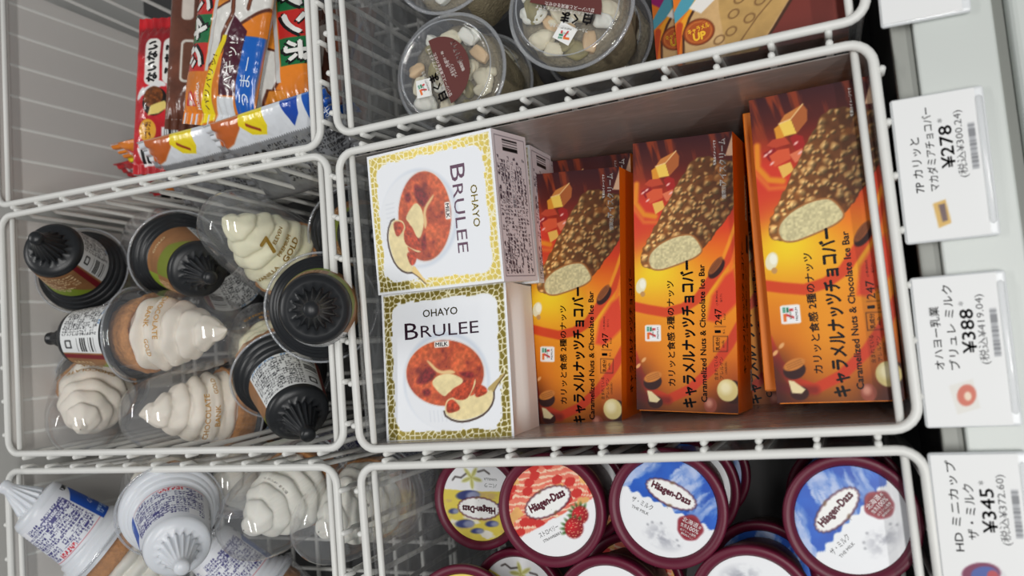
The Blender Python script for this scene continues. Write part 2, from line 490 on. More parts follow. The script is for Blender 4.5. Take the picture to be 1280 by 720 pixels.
def basket(label, x0, x1, y0, y1, rz=0.0, sheets=()):
    w, h = x1 - x0, y1 - y0
    M = Matrix.Translation(((x0 + x1) / 2 * S, (y0 + y1) / 2 * S, -DEPTH * S)) @ Matrix.Rotation(math.radians(rz), 4, 'Z')
    t = thing('wire_basket', label, 'basket', M, 'white wire baskets hung in the freezer')
    up_ = Matrix.Translation((0, 0, DEPTH * S))
    a, b = w / 2, h / 2
    obj('rim', make_mesh('rim', *tube_geo(rrect(-a, a, -b, b, 1.2, 0), RIM, 10, closed=True), smooth=True), WIRE, t, up_)
    cross = make_mesh('crossbar', *tube_geo([(0, -b + 0.1, 0), (0, 0, 0), (0, b - 0.1, 0)], 0.22, 8), smooth=True)
    for sx in (-1, 1):
        obj('crossbar', cross, WIRE, t, up_ @ Matrix.Translation((sx * (a - 0.85) * S, 0, -0.38 * S)))
    for k, (z, tp) in enumerate(((-18.2, 0.95),)):
        obj('belt_wire', make_mesh('belt_wire', *tube_geo(rrect(-a + tp * TAPER + .2, a - tp * TAPER - .2, -b + tp * TAPER + .2, b - tp * TAPER - .2, 0.8, z, 4), VW, 8, closed=True), smooth=True), WIRE, t, up_)
    me = u_wire(b, TAPER, DEPTH, 0.34)
    n = 11
    for i in range(n):
        x = -a + 2.0 + (w - 4.0) * i / (n - 1)
        obj('wire', me, WIRE, t, up_ @ Matrix.Translation((x * S, 0, 0)) @ Matrix.Rotation(math.pi / 2, 4, 'Z'))
    me = u_wire(a, TAPER, DEPTH, 0.34)
    n = 7
    for i in range(n):
        y = -b + 1.6 + (h - 3.2) * i / (n - 1)
        obj('wire', me, WIRE, t, up_ @ Matrix.Translation((0, y * S, 0)))
    for side, m, z0, z1, inset in sheets:
        q0, q1 = inset, inset + .52
        if side == 'n': v = [(-a + q0, b - q0, z0), (a - q0, b - q0, z0), (a - q1, b - q1, z1), (-a + q1, b - q1, z1)]
        if side == 's': v = [(-a + q0, -b + q0, z0), (a - q0, -b + q0, z0), (a - q1, -b + q1, z1), (-a + q1, -b + q1, z1)]
        if side == 'w': v = [(-a + q0, -b + q0, z0), (-a + q0, b - q0, z0), (-a + q1, b - q1, z1), (-a + q1, -b + q1, z1)]
        if side == 'e': v = [(a - q0, -b + q0, z0), (a - q0, b - q0, z0), (a - q1, b - q1, z1), (a - q1, -b + q1, z1)]
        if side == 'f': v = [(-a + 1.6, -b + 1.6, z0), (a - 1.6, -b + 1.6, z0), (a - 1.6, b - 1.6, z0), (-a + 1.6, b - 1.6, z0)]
        nrm = {'n': (0, -1, 0), 's': (0, 1, 0), 'w': (1, 0, 0), 'e': (-1, 0, 0), 'f': (0, 0, 1)}[side]
        v2 = [tuple(p[i] + nrm[i] * 0.06 for i in range(3)) for p in v]
        f = [(0, 1, 2, 3), (7, 6, 5, 4), (0, 4, 5, 1), (1, 5, 6, 2), (2, 6, 7, 3), (3, 7, 4, 0)]
        sh = obj('liner_sheet', make_mesh('liner_sheet', v + v2, f), m, t, up_)
    return t

FULL = [('n', FROST, -0.5, -18.0, 0.22), ('s', FROST, -0.5, -18.0, 0.22), ('e', SHEET, -0.5, -18.0, 0.22), ('w', SHEET, -0.5, -18.0, 0.22), ('f', FLOORSHADE, -18.7, 0, 0)]
THIN = [('n', SHEET, -0.5, -18.0, 0.22), ('s', SHEET, -0.5, -18.0, 0.22), ('w', SHEET, -0.5, -18.0, 0.22), ('f', FLOORSHADE, -18.7, 0, 0)]
LEFT = [('w', MILKY, -0.2, -17.2, 0.03)]
basket('white wire basket holding the white dessert boxes and orange ice bar boxes', -30.9, 2.75, -6.05, 14.15, 0.1, FULL)
basket('white wire basket full of black-tipped soft ice cream cones', -65.9, -32.0, -5.65, 14.55, -0.9, LEFT)
basket('white wire basket holding clear fruit ice cups and a purple and tan box', -30.8, 2.75, 15.45, 35.65, 0.0, THIN)
basket('white wire basket holding wrapped wafer and chocolate ice bars', -65.9, -32.0, 15.4, 35.6, -1.4, LEFT)
basket('white wire basket full of maroon-lidded ice cream cups', -31.0, 2.8, -27.3, -7.15, 0.2, THIN)
basket('white wire basket full of white and blue soft ice cream cones', -66.4, -33.1, -27.2, -7.0, -0.6, LEFT)

# ------------------------------------------------------------------ artwork placed by reading the photograph's box faces
def quad_map(TL, TR, BR, BL, w, h):
    """photograph pixel -> face coordinates in cm (origin in the middle, y up)"""
    A, B = [], []
    for (u, v), (x, y) in zip((TL, TR, BR, BL), ((-w / 2, h / 2), (w / 2, h / 2), (w / 2, -h / 2), (-w / 2, -h / 2))):
        A.append([u, v, 1, 0, 0, 0, -x * u, -x * v]); B.append(x)
        A.append([0, 0, 0, u, v, 1, -y * u, -y * v]); B.append(y)
    g = np.linalg.solve(np.array(A, float), np.array(B, float))
    def f(u, v):
        d = g[6] * u + g[7] * v + 1
        return ((g[0] * u + g[1] * v + g[2]) / d, (g[3] * u + g[4] * v + g[5]) / d)
    return f

OW, OL, OT = 6.5, 17.5, 4.2
def orange_face():
    a = Art.rect(OW, OL, 118, 318)
    q = quad_map((790, 180), (916, 164), (924, 517), (795, 512), OW, OL)
    c1 = lambda x, y: q(790 + x / 4.236, 160 + y / 4.236)
    c2 = lambda x, y: q(790 + x / 3.6, 320 + y / 3.6)
    P1 = lambda *p: [c1(*k) for k in p]
    P2 = lambda *p: [c2(*k) for k in p]
    b = 0.5 - a.Y / OL
    st = [(0, rgb(60, 28, 34)), (.1, rgb(88, 34, 30)), (.2, rgb(150, 45, 30)), (.33, rgb(220, 66, 36)), (.45, rgb(238, 120, 30)), (.55, rgb(242, 165, 34)),
          (.66, rgb(236, 140, 30)), (.8, rgb(214, 110, 28)), (.92, rgb(158, 68, 28)), (1, rgb(92, 42, 30))]
    for i in range(3): a.C[..., i] = np.interp(b + 0.06 * (fbm(a.X, a.Y, .35, 2) - .5), [s_[0] for s_ in st], [s_[1][i] for s_ in st])
    # flame streaks at the top
    fl = fbm(a.X * 2.2 + a.Y * .5, a.Y * .35, 1.0, 5); a.put(np.clip((fl - .52) * 4, 0, .7) * np.clip(1.2 - b * 3.2, 0, 1), rgb(170, 70, 35))
    x, y = c1(60, 520); a.ell(x, y, 2.0, 2.4, 0.2, rgb(216, 62, 44), soft=1.4)
    x, y = c2(110, 70); a.put(np.exp(-(((a.X - x) / 2.1) ** 2 + ((a.Y - y) / 1.7) ** 2)) * 1.0, rgb(252, 220, 40))
    x, y = c2(230, 420); a.put(np.exp(-(((a.X - x) / 2.0) ** 2 + ((a.Y - y) / 4.2) ** 2)) * .6, rgb(248, 170, 40))
    RED = rgb(216, 72, 36)
    a.line(P1((20, 300), (15, 400), (60, 460), (120, 470)), .35, rgb(235, 140, 40), soft=.2)
    a.line(P1((0, 420), (60, 500), (130, 500)), .25, rgb(232, 110, 50), soft=.2)
    a.line(P2((-10, 225), (70, 242), (150, 255), (230, 235), (300, 190), (350, 120), (430, 10), (480, -90), (520, -170)), .62, RED, soft=.12)
    a.poly(P2((340, 290), (360, 180), (420, 90), (460, 60), (490, 200), (430, 260), (380, 300)), rgb(222, 70, 44), soft=.25)
    a.line(P2((400, 40), (440, -60), (475, -160)), .22, rgb(245, 150, 40), soft=.1)
    a.line(P2((445, 60), (470, -40), (495, -120)), .16, rgb(245, 120, 40), soft=.1)
    a.line(P2((0, 440), (30, 530), (80, 610), (160, 645), (260, 600), (360, 510), (440, 400), (490, 310)), .58, rgb(206, 66, 40), soft=.12)
    a.line(P2((0, 620), (80, 645), (160, 650)), .5, rgb(140, 45, 36), soft=.3)
    for k in ((0, 690), (470, 700), (0, 560)):
        x, y = c2(*k); a.put(np.exp(-(((a.X - x) / 1.2) ** 2 + ((a.Y - y) / 1.3) ** 2)) * .75, rgb(58, 30, 34))
    # nut covered bar, caramel and berry pieces
    a.poly(P1((100, 225), (128, 205), (145, 265), (108, 285)), rgb(226, 150, 50))
    a.poly(P1((122, 205), (176, 186), (197, 255), (142, 264)), rgb(246, 206, 92)); a.poly(P1((176, 186), (232, 122), (250, 150), (246, 200), (197, 255)), rgb(176, 98, 52))
    a.poly(P1((122, 205), (150, 165), (232, 122), (176, 186)), rgb(206, 130, 66))
    a.line(P1((122, 205), (176, 186), (232, 122)), .06, rgb(252, 214, 150))
    a.poly(P1((62, 300), (90, 275), (145, 268), (165, 300), (95, 315)), rgb(196, 74, 50)); a.poly(P1((165, 272), (190, 258), (222, 270), (232, 330), (190, 345)), rgb(168, 40, 38))
    a.poly(P1((45, 335), (95, 312), (110, 350), (70, 375)), rgb(150, 32, 36)); a.poly(P1((70, 350), (110, 325), (158, 320), (162, 370), (90, 402)), rgb(222, 92, 58))
    a.poly(P1((158, 350), (215, 325), (225, 370), (180, 390)), rgb(228, 120, 84)); a.poly(P1((105, 402), (160, 385), (172, 425), (122, 458)), rgb(240, 188, 92))
    for k in ((55, 345), (75, 330), (190, 300), (205, 345), (80, 385)):
        x, y = c1(*k); a.ell(x, y, .14, .06, .6, rgb(250, 190, 180))
    # nut covered bar
    a.round = True
    bar = P1((40, 712), (50, 650), (95, 560), (130, 500), (150, 450), (195, 385), (235, 300), (285, 230), (305, 180), (350, 155), (420, 150), (470, 175), (560, 160), (560, 400), (490, 500), (420, 590), (372, 645), (200, 730), (100, 745), (60, 740))
    d = a.sd_poly(bar) + .12 * (vnoise(a.X, a.Y, 4.0, 9) - .5)
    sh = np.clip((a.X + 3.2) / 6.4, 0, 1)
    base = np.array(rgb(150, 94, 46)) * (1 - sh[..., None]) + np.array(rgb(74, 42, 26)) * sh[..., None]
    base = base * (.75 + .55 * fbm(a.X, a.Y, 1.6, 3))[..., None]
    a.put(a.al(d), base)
    wx = a.X + .12 * (vnoise(a.X, a.Y, 3, 1) - .5); wy = a.Y + .12 * (vnoise(a.X, a.Y, 3, 7) - .5)
    lum = 0; hgt = 0
    for sc_, sd_, th_ in ((1.75, 4, .58), (2.6, 11, .5)):
        d1, d2, idv = voro(wx, wy, sc_, sd_)
        hgt = np.maximum(hgt, np.clip(1 - d1 / th_, 0, 1) * (idv > .3) * (.7 + .6 * idv))
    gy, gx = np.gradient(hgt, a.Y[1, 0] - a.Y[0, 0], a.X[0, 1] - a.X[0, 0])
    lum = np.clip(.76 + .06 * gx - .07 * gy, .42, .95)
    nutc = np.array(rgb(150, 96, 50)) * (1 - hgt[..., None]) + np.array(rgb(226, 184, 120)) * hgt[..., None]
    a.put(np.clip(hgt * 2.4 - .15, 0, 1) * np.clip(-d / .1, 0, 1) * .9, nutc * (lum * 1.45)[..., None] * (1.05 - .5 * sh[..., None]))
    gl = np.clip((fbm(a.X, a.Y, 1.3, 21) - .58) * 5, 0, .6) * np.clip(-d / .15, 0, 1); a.put(gl, rgb(150, 88, 40))
    cut = P1((84, 700), (100, 660), (150, 615), (230, 578), (310, 566), (345, 598), (374, 650), (335, 684), (250, 718), (150, 752), (100, 745))
    cut += []
    a.put(a.al(a.sd_poly(cut) - .1), rgb(170, 112, 62))
    spk = vnoise(a.X, a.Y, 9, 2)[..., None]
    a.put(a.al(a.sd_poly(cut)), np.array(rgb(226, 214, 164)) * (.84 + .22 * spk))
    a.round = False
    # nuts
    def almond(cx, cy, rx, ry, rot, c_):
        a.ell(cx, cy, rx, ry, rot, c_)
        for k in (-.4, 0, .4): a.line([(cx - rx * .7 * math.cos(rot) - k * ry * math.sin(rot), cy - rx * .7 * math.sin(rot) + k * ry * math.cos(rot)), (cx + rx * .7 * math.cos(rot) - k * ry * math.sin(rot), cy + rx * .7 * math.sin(rot) + k * ry * math.cos(rot))], .03, tuple(.72 * v for v in c_))
    x, y = c2(378, 50); a.ell(x + .05, y - .12, .72, .36, .9, rgb(54, 26, 24)); almond(x, y + .08, .66, .24, .9, rgb(150, 84, 46))
    x, y = c2(38, 135); a.ell(x, y, .34, .52, -.3, rgb(240, 232, 196)); a.ell(x + .1, y + .1, .2, .3, 0, rgb(252, 250, 230)); a.ell(x + .1, y - .55, .16, .18, 0, rgb(200, 150, 90))
    x, y = c2(90, 560); a.ell(x, y - .1, .62, .5, .3, rgb(58, 34, 34)); almond(x + .02, y + .22, .62, .3, .35, rgb(206, 128, 60))
    x, y = c2(95, 640); a.ell(x + .1, y - .25, .5, .4, 0, rgb(64, 36, 34)); a.poly(P2((65, 605), (85, 610), (125, 645), (110, 660), (75, 655)), rgb(238, 220, 172))
    x, y = c2(432, 605); a.ell(x + .35, y - .1, .62, .72, 0, rgb(58, 30, 26)); a.ell(x, y, .64, .68, 0, rgb(222, 204, 138)); a.ell(x - .12, y + .15, .34, .38, 0, rgb(244, 234, 190), soft=.3)
    x, y = c2(354, 672); a.ell(x, y, .4, .48, 0, rgb(150, 78, 62)); a.ell(x - .08, y + .12, .2, .24, 0, rgb(206, 140, 120), soft=.2)
    for k in ((50, 468), (25, 495)):
        x, y = c2(*k); a.ell(x, y, .2, .1, .8, rgb(232, 170, 110))
    # corner flash and lettering
    a.poly(P1((498, 146), (541, 14), (560, 20), (560, 146)), rgb(206, 168, 138))
    x, y = c2(92, 348); seven_logo(a, x, y, .53, UPR)
    def t(body, k, w, h, col=(.07, .045, .04), bold=0.0, f=c2):
        x, y = f(*k); a.text(body, x, y, w=w, h=h, rot=UPR, col=col, bold=bold)
    t('カリッと食感 2種のナッツ', (174, 348), 6.7, .5, bold=.024)
    t('キャラメルナッツチョコバー', (254, 350), 9.25, .88, bold=.042)
    t('Caramelized Nuts & Chocolate Ice Bar', (320, 347), 8.6, .36, bold=.028)
    t('含まれている', (380, 505), 1.5, .24); t('アレルゲン', (405, 505), 1.35, .24); t('(28品目)', (426, 505), .75, .15)
    t('乳成分', (388, 396), .8, .26, bold=.02); t('milk', (412, 396), .45, .16)
    for p, r_ in (((368, 362), (368, 430)), ((432, 362), (432, 430)), ((368, 362), (432, 362)), ((368, 430), (432, 430))):
        a.line([c2(*p), c2(*r_)], .035, (.1, .06, .05), soft=.05)
    t('1', (388, 341), .13, .36, bold=.02); t('本入', (416, 341), .3, .16); t('247', (390, 274), 1.0, .42, bold=.01); t('kcal', (418, 274), .38, .15)
    t('(1本(80ml)', (384, 190), .9, .17); t('当たり)', (404, 190), .5, .17)
    a.line([c2(372, 318), c2(425, 318)], .03, (.1, .06, .05), soft=.05)
    WH = (.93, .93, .92)
    t('アイスクリーム', (482, 180), 2.95, .42, WH, .02, c1); t('種類別', (490, 340), .85, .27, WH, .01, c1); t('写真はイメージです', (440, 130), 1.6, .17, WH, 0, c1)
    return a.mesh('printed_face')

def orange_side():
    a = Art.rect(OT, OL, 70, 200, rgb(218, 104, 14))
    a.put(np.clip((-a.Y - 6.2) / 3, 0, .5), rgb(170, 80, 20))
    a.text('カリッと食感 2種のナッツ', .9, -2.6, w=6.2, h=.5, rot=UPR, col=(.08, .05, .04))
    a.text('キャラメルナッツチョコバー', 0, -2.2, w=8.4, h=.75, rot=UPR, col=(.08, .05, .04), bold=.02)
    a.box(1.2, 1.7, 3.6, 6.6, rgb(238, 200, 150), .12); a.fine(1.25, 1.65, 3.7, 6.5, 2, .16, rgb(90, 50, 30), vert=True)
    a.box(1.2, 1.8, 1.4, 2.6, rgb(60, 40, 34), .1)
    a.box(1.6, 2.2, -7.6, -6.2, rgb(232, 222, 206), .1); a.fine(1.65, 2.15, -7.5, -6.3, 2, .2, rgb(60, 50, 45), vert=True)
    return a.mesh('printed_side')

ORANGE_BODY = bev_box('carton', -OW / 2, OW / 2, -OL / 2, OL / 2, -OT, -0.015, 0.05, 1)
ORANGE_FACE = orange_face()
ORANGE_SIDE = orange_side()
ORANGE_FLAP = make_mesh('end_flap', *box_geo(-OW / 2 + .1, OW / 2 - .1, -OL / 2 - .07, -OL / 2, -OT + .3, -.25))
def orange_box(label, M, up_face=True):
    t = thing('ice_bar_box', label, 'box', M @ Matrix.Translation((0, 0, -OT * S)), 'orange ice bar boxes')
    L = Matrix.Translation((0, 0, OT * S))
    if not up_face: L = L @ Matrix.Translation((0, 0, -OT * S)) @ Matrix.Rotation(math.pi, 4, 'Y')
    obj('carton', ORANGE_BODY, ORANGE, t, L)
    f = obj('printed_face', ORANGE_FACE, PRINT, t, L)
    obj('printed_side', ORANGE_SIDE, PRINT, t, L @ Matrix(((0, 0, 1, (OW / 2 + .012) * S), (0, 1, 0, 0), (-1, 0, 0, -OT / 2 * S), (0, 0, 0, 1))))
    obj('end_flap', ORANGE_FLAP, ORANGE, t, L)
    return t

orange_box('orange ice bar box with nut bar picture beside the opened white dessert box', xf((-16.85, 2.74, -6.05), (.994, -.093, .059), (-.06, -.005, .998)))
orange_box('orange ice bar box with nut bar picture between two others like it', xf((-9.25, 3.58, -5.43), (.993, -.077, .09), (-.087, .033, .996)))
orange_box('largest orange ice bar box with nut bar picture beside the price rail', xf((-0.78, 4.09, -1.82), (.994, -.016, .106), (-.106, .007, .994)))
# the boxes underneath
p = at(779, 191, -10.45)
orange_box('orange ice bar box lying under the one beside the opened white dessert box', xf((p.x - 3.35, p.y - 8.6, -10.45), (.997, -.07, .02)))
p = at(921, 146, -6.3)
orange_box('plain orange back of an ice bar box lying under the largest orange box', xf((p.x + 3.35, p.y - 8.7, -6.3), (.999, -.03, .02)), False)
orange_box('orange ice bar box low down under the middle orange box with its edge showing', xf((-6.6, 3.1, -10.6), (.999, .01, .0)))

# white dessert boxes
BW, BL_, BT = 9.55, 10.2, 4.2
def dessert_face():
    a = Art.rect(BW, BL_, 150, 160, rgb(240, 243, 248))
    q = quad_map((474, 371), (629, 353), (640, 553), (481, 557), BW, BL_)
    d1_ = lambda x, y: q(430 + x / 4.5, 320 + y / 4.5)
    d2_ = lambda x, y: q(490 + x / 6.0, 420 + y / 6.0)
    P = lambda *p: [d2_(*k) for k in p]
    # mosaic border in gold foil
    e1, e2, idv = voro(a.X, a.Y, 2.5, 6)
    de = np.minimum(BW / 2 - np.abs(a.X), BL_ / 2 - np.abs(a.Y)) - .16
    cr = .9; qx = np.maximum(np.abs(a.X) - (BW / 2 - .16 - cr - .55), 0); qy = np.maximum(np.abs(a.Y) - (BL_ / 2 - .16 - cr - .55), 0)
    inner = np.hypot(qx, qy) - cr      # rounded inner window
    band = np.clip((inner + .02 + .22 * (idv - .4)) / .05, 0, 1) * np.clip(de / .05, 0, 1)
    a.put(band, rgb(246, 240, 205))
    a.put(band * np.clip((e2 - e1 - .1) / .07, 0, 1), rgb(150, 134, 58), met=.55)
    # ramekin, burnt sugar, spoon
    x0, y0 = d2_(60, 340); x1, y1 = d2_(705, 340); cx, cy = d2_(385, 360); rx = (x1 - x0) / 2
    a.ell(cx, cy + .1, rx, rx * .98, 0, rgb(214, 222, 234), soft=.25); a.ell(cx, cy - .1, rx * .95, rx * .95, 0, rgb(236, 239, 244), soft=.2)
    for k in range(9):
        xx = cx - 1.3 + k * .3; a.line([(xx, cy - 1.9), (xx + .05, cy - 2.6)], .05, rgb(218, 222, 230), soft=.1)
    cx, cy = d2_(375, 296); x1, y1 = d2_(672, 296); rx = x1 - cx; ry = abs(d2_(375, 50)[1] - cy)
    a.ell(cx, cy, rx * 1.04, ry * 1.04, -.05, rgb(226, 222, 222))
    n1 = fbm(a.X, a.Y, 1.1, 3); n2 = fbm(a.X, a.Y, 4.5, 8)
    col = np.array(rgb(222, 112, 62)) * (1 - n1[..., None]) + np.array(rgb(180, 66, 40)) * n1[..., None]
    col = col * (.72 + .6 * n2[..., None])
    dark = np.clip((n1 - .52) * 6, 0, 1) * np.clip((n2 - .35) * 3, 0, 1)
    col = col * (1 - .62 * dark[..., None]) + np.array(rgb(78, 18, 28)) * .62 * dark[..., None]
    a.put(a.al(a.sd_ell(cx, cy, rx, ry, -.05)), col)
    a.round = True
    tex = np.array(rgb(120, 30, 34)) * (.6 + .9 * fbm(a.X, a.Y, 7, 5)[..., None])
    for pts in (((150, 370), (250, 235), (320, 290), (290, 350), (220, 385)), ((470, 290), (590, 285), (600, 330), (530, 335)), ((200, 430), (260, 410), (280, 450), (240, 480))):
        a.poly(P(*pts), tex, soft=.2)
    a.poly(P((236, 200), (262, 205), (340, 285), (430, 270), (470, 300), (330, 310)), rgb(236, 198, 140), soft=.1)
    crm = np.array(rgb(240, 222, 168)) * (.9 + .18 * fbm(a.X, a.Y, 3, 1)[..., None])
    a.poly(P((275, 370), (325, 312), (430, 298), (528, 346), (485, 405), (410, 440), (380, 478), (330, 440)), crm, soft=.08)
    a.line(P((374, 585), (384, 618), (430, 648), (470, 660), (510, 664), (565, 655), (620, 636), (665, 612), (705, 575), (732, 535), (746, 490), (748, 430)), .13, rgb(70, 50, 40))
    a.poly(P((690, 420), (740, 372), (825, 292), (834, 308), (765, 400), (745, 450)), rgb(196, 170, 110), met=.3)
    a.line(P((745, 440), (775, 385), (832, 305)), .06, rgb(80, 60, 44))
    a.poly(P((376, 590), (388, 505), (430, 480), (560, 470), (620, 460), (690, 438), (738, 420), (742, 500), (695, 585), (610, 630), (505, 656), (420, 636)), crm, soft=.08)
    red = np.array(rgb(190, 70, 40)) * (.55 + .85 * fbm(a.X, a.Y, 6, 11)[..., None])
    a.poly(P((412, 430), (520, 370), (604, 320), (600, 400), (545, 500), (450, 500)), red, soft=.08)
    a.poly(P((605, 330), (612, 380), (560, 480), (545, 500), (590, 410)), crm, soft=.06)
    a.poly(P((612, 372), (690, 400), (702, 450), (600, 492)), red, soft=.08); a.poly(P((392, 515), (440, 485), (512, 572), (390, 608)), red, soft=.08)
    a.round = False
    # lettering
    INK = rgb(58, 34, 52)
    def sp(body, p, r_, h, f, col, bold=0.0, met=0.0):
        (xa, ya), (xb, yb) = f(*p), f(*r_)
        a.text(body, (xa + xb) / 2, (ya + yb) / 2, w=math.hypot(xb - xa, yb - ya), h=h, rot=0, col=col, bold=bold, met=met)
    sp('B', (330, 440), (405, 435), 1.12, d1_, INK, .0, .5); sp('RULEE', (420, 432), (745, 420), .8, d1_, INK, .0, .5)
    sp('OHAYO', (432, 335), (626, 322), .5, d1_, rgb(150, 134, 58), .012, .55)
    x, y = d1_(537, 510); a.box(x - .56, x + .56, y - .2, y + .2, (.96, .95, .93), .08); a.text('MILK', x, y, w=.92, h=.26, col=INK, bold=.02)
    return a.mesh('printed_face')

def dessert_side(w, h):
    a = Art.rect(w, h, 150, 60, rgb(222, 214, 218))
    INK = rgb(74, 62, 74)
    a.box(-w / 2 + .3, w / 2 - .3, -h / 2 + .25, h / 2 - .25, INK, .1); a.box(-w / 2 + .34, w / 2 - .34, -h / 2 + .29, h / 2 - .29, rgb(222, 212, 216), .1)
    a.fine(-w / 2 + .45, w / 2 - 1.6, -h / 2 + .4, h / 2 - .4, 9, .26, INK, fill=.55)
    a.box(-.2, 3.0, -.25, .25, rgb(222, 212, 216)); a.text('種類別 アイスクリーム', 1.4, 0, w=3.0, h=.38, col=INK)
    a.bars(w / 2 - 1.5, w / 2 - .5, -.9, .9, 22)
    return a.mesh('printed_side')

D_BODY = bev_box('carton', -BW / 2, BW / 2, -BL_ / 2, BL_ / 2, -BT, -0.015, 0.06, 2)
D_FACE = dessert_face(); D_SIDE = dessert_side(BW, BT)
def dessert_box(label, M, open_side=False):
    t = thing('dessert_box', label, 'box', M @ Matrix.Translation((0, 0, -BT * S)), 'white dessert boxes with a gold border')
    L = Matrix.Translation((0, 0, BT * S))
    if not open_side:
        obj('carton', D_BODY, CARD, t, L)
    else:
        a, b, d = BW / 2, BL_ / 2, BT
        V = [(-a, -b, -d), (a, -b, -d), (a, b, -d), (-a, b, -d), (-a, -b, -.015), (a, -b, -.015), (a, b, -.015), (-a, b, -.015)]
        F = [(0, 3, 2, 1), (4, 5, 6, 7), (0, 1, 5, 4), (2, 3, 7, 6), (3, 0, 4, 7)]
        obj('carton', make_mesh('carton', V, F), CARD, t, L)
        # the side panel has sprung inwards along a curved crease
        X, Y = np.meshgrid(np.linspace(0, 1, 14), np.linspace(-b + .05, b - .05, 30))
        dip = .9 * np.sin(np.clip(X * 1.7, 0, 1) * math.pi) * (1 - (Y / b) ** 2)
        Pn = np.stack([a - dip, Y, -.02 - X * (d - .05)], -1).reshape(-1, 3)
        idx = np.arange(14 * 30).reshape(30, 14)
        Fn = np.stack([idx[:-1, :-1], idx[1:, :-1], idx[1:, 1:], idx[:-1, 1:]], -1).reshape(-1, 4)
        obj('side_flap', make_mesh('side_flap', Pn, Fn, True), CARD_IN, t, L)
        if False: obj('tuck_flap', make_mesh('tuck_flap', [(a + .02, -b + .1, -.1), (a + .05, -b + .3, -d), (a + .9, b - 1.5, -d), (a + .02, -b + 3.4, -.1)], [(0, 1, 2, 3)]), CARD, t, L)
    obj('printed_face', D_FACE, PRINT, t, L)
    obj('printed_side', D_SIDE, PRINT, t, L @ Matrix(((-1, 0, 0, 0), (0, 0, 1, (BL_ / 2 + .012) * S), (0, 1, 0, -BT / 2 * S), (0, 0, 0, 1))))
    return t
dessert_box('white dessert box turned sideways with its reading sideways, against the divider', xf(at(539.7, 269.8, -0.1), (-.02, -.995, -.02), (-.15, -.038, .988)))
dessert_box('white dessert box standing upright to read, its side panel sprung open', xf(at(555.8, 454.5, -1.6), (1, -.008, .02), (-.02, .058, .998)), True)
dessert_box('white dessert box stacked under the sideways one, only its edge showing', xf((-24.0, 8.95, -5.2), (-.02, -.999, 0), (0, 0, 1)))
dessert_box('white dessert box stacked lowest under the sideways one', xf((-24.2, 8.7, -9.5), (-.01, -1, 0), (0, 0, 1)))
dessert_box('white dessert box lying beneath the opened one', xf((-24.6, -.5, -6.95), (1, .01, 0), (0, 0, 1)))
dessert_box('white dessert box at the bottom under the opened one', xf((-24.5, -.4, -11.2), (1, -.01, 0), (0, 0, 1)))

# ------------------------------------------------------------------ maroon-lidded ice cream cups
LR = 2.9
def scallop(a, cx, cy, rx, ry, rot):
    c_, s_ = math.cos(rot), math.sin(rot)
    def ring(k, n=22):
        pts = []
        for i in range(n * 6):
            th = 2 * math.pi * i / (n * 6); w = 1 + .045 * abs(math.sin(th * n / 2)) - .02
            x, y = rx * k * w * math.cos(th), ry * (1 + (k - 1) * rx / ry) * w * math.sin(th)
            pts.append((cx + x * c_ - y * s_, cy + x * s_ + y * c_))
        return pts
    a.poly(ring(1.05), rgb(70, 14, 34)); a.poly(ring(1.0), (0.96, 0.96, 0.95))
    a.text('Häagen-Dazs', cx, cy + .03, w=rx * 1.62, h=ry * .82, rot=rot, col=rgb(84, 16, 38), bold=.055)
    for k in (1, -1):
        x, y = -.15 * k, (ry + .02) * k
        a.ell(cx + x * c_ - y * s_, cy + x * s_ + y * c_, .12, .07, .5, rgb(120, 90, 60))

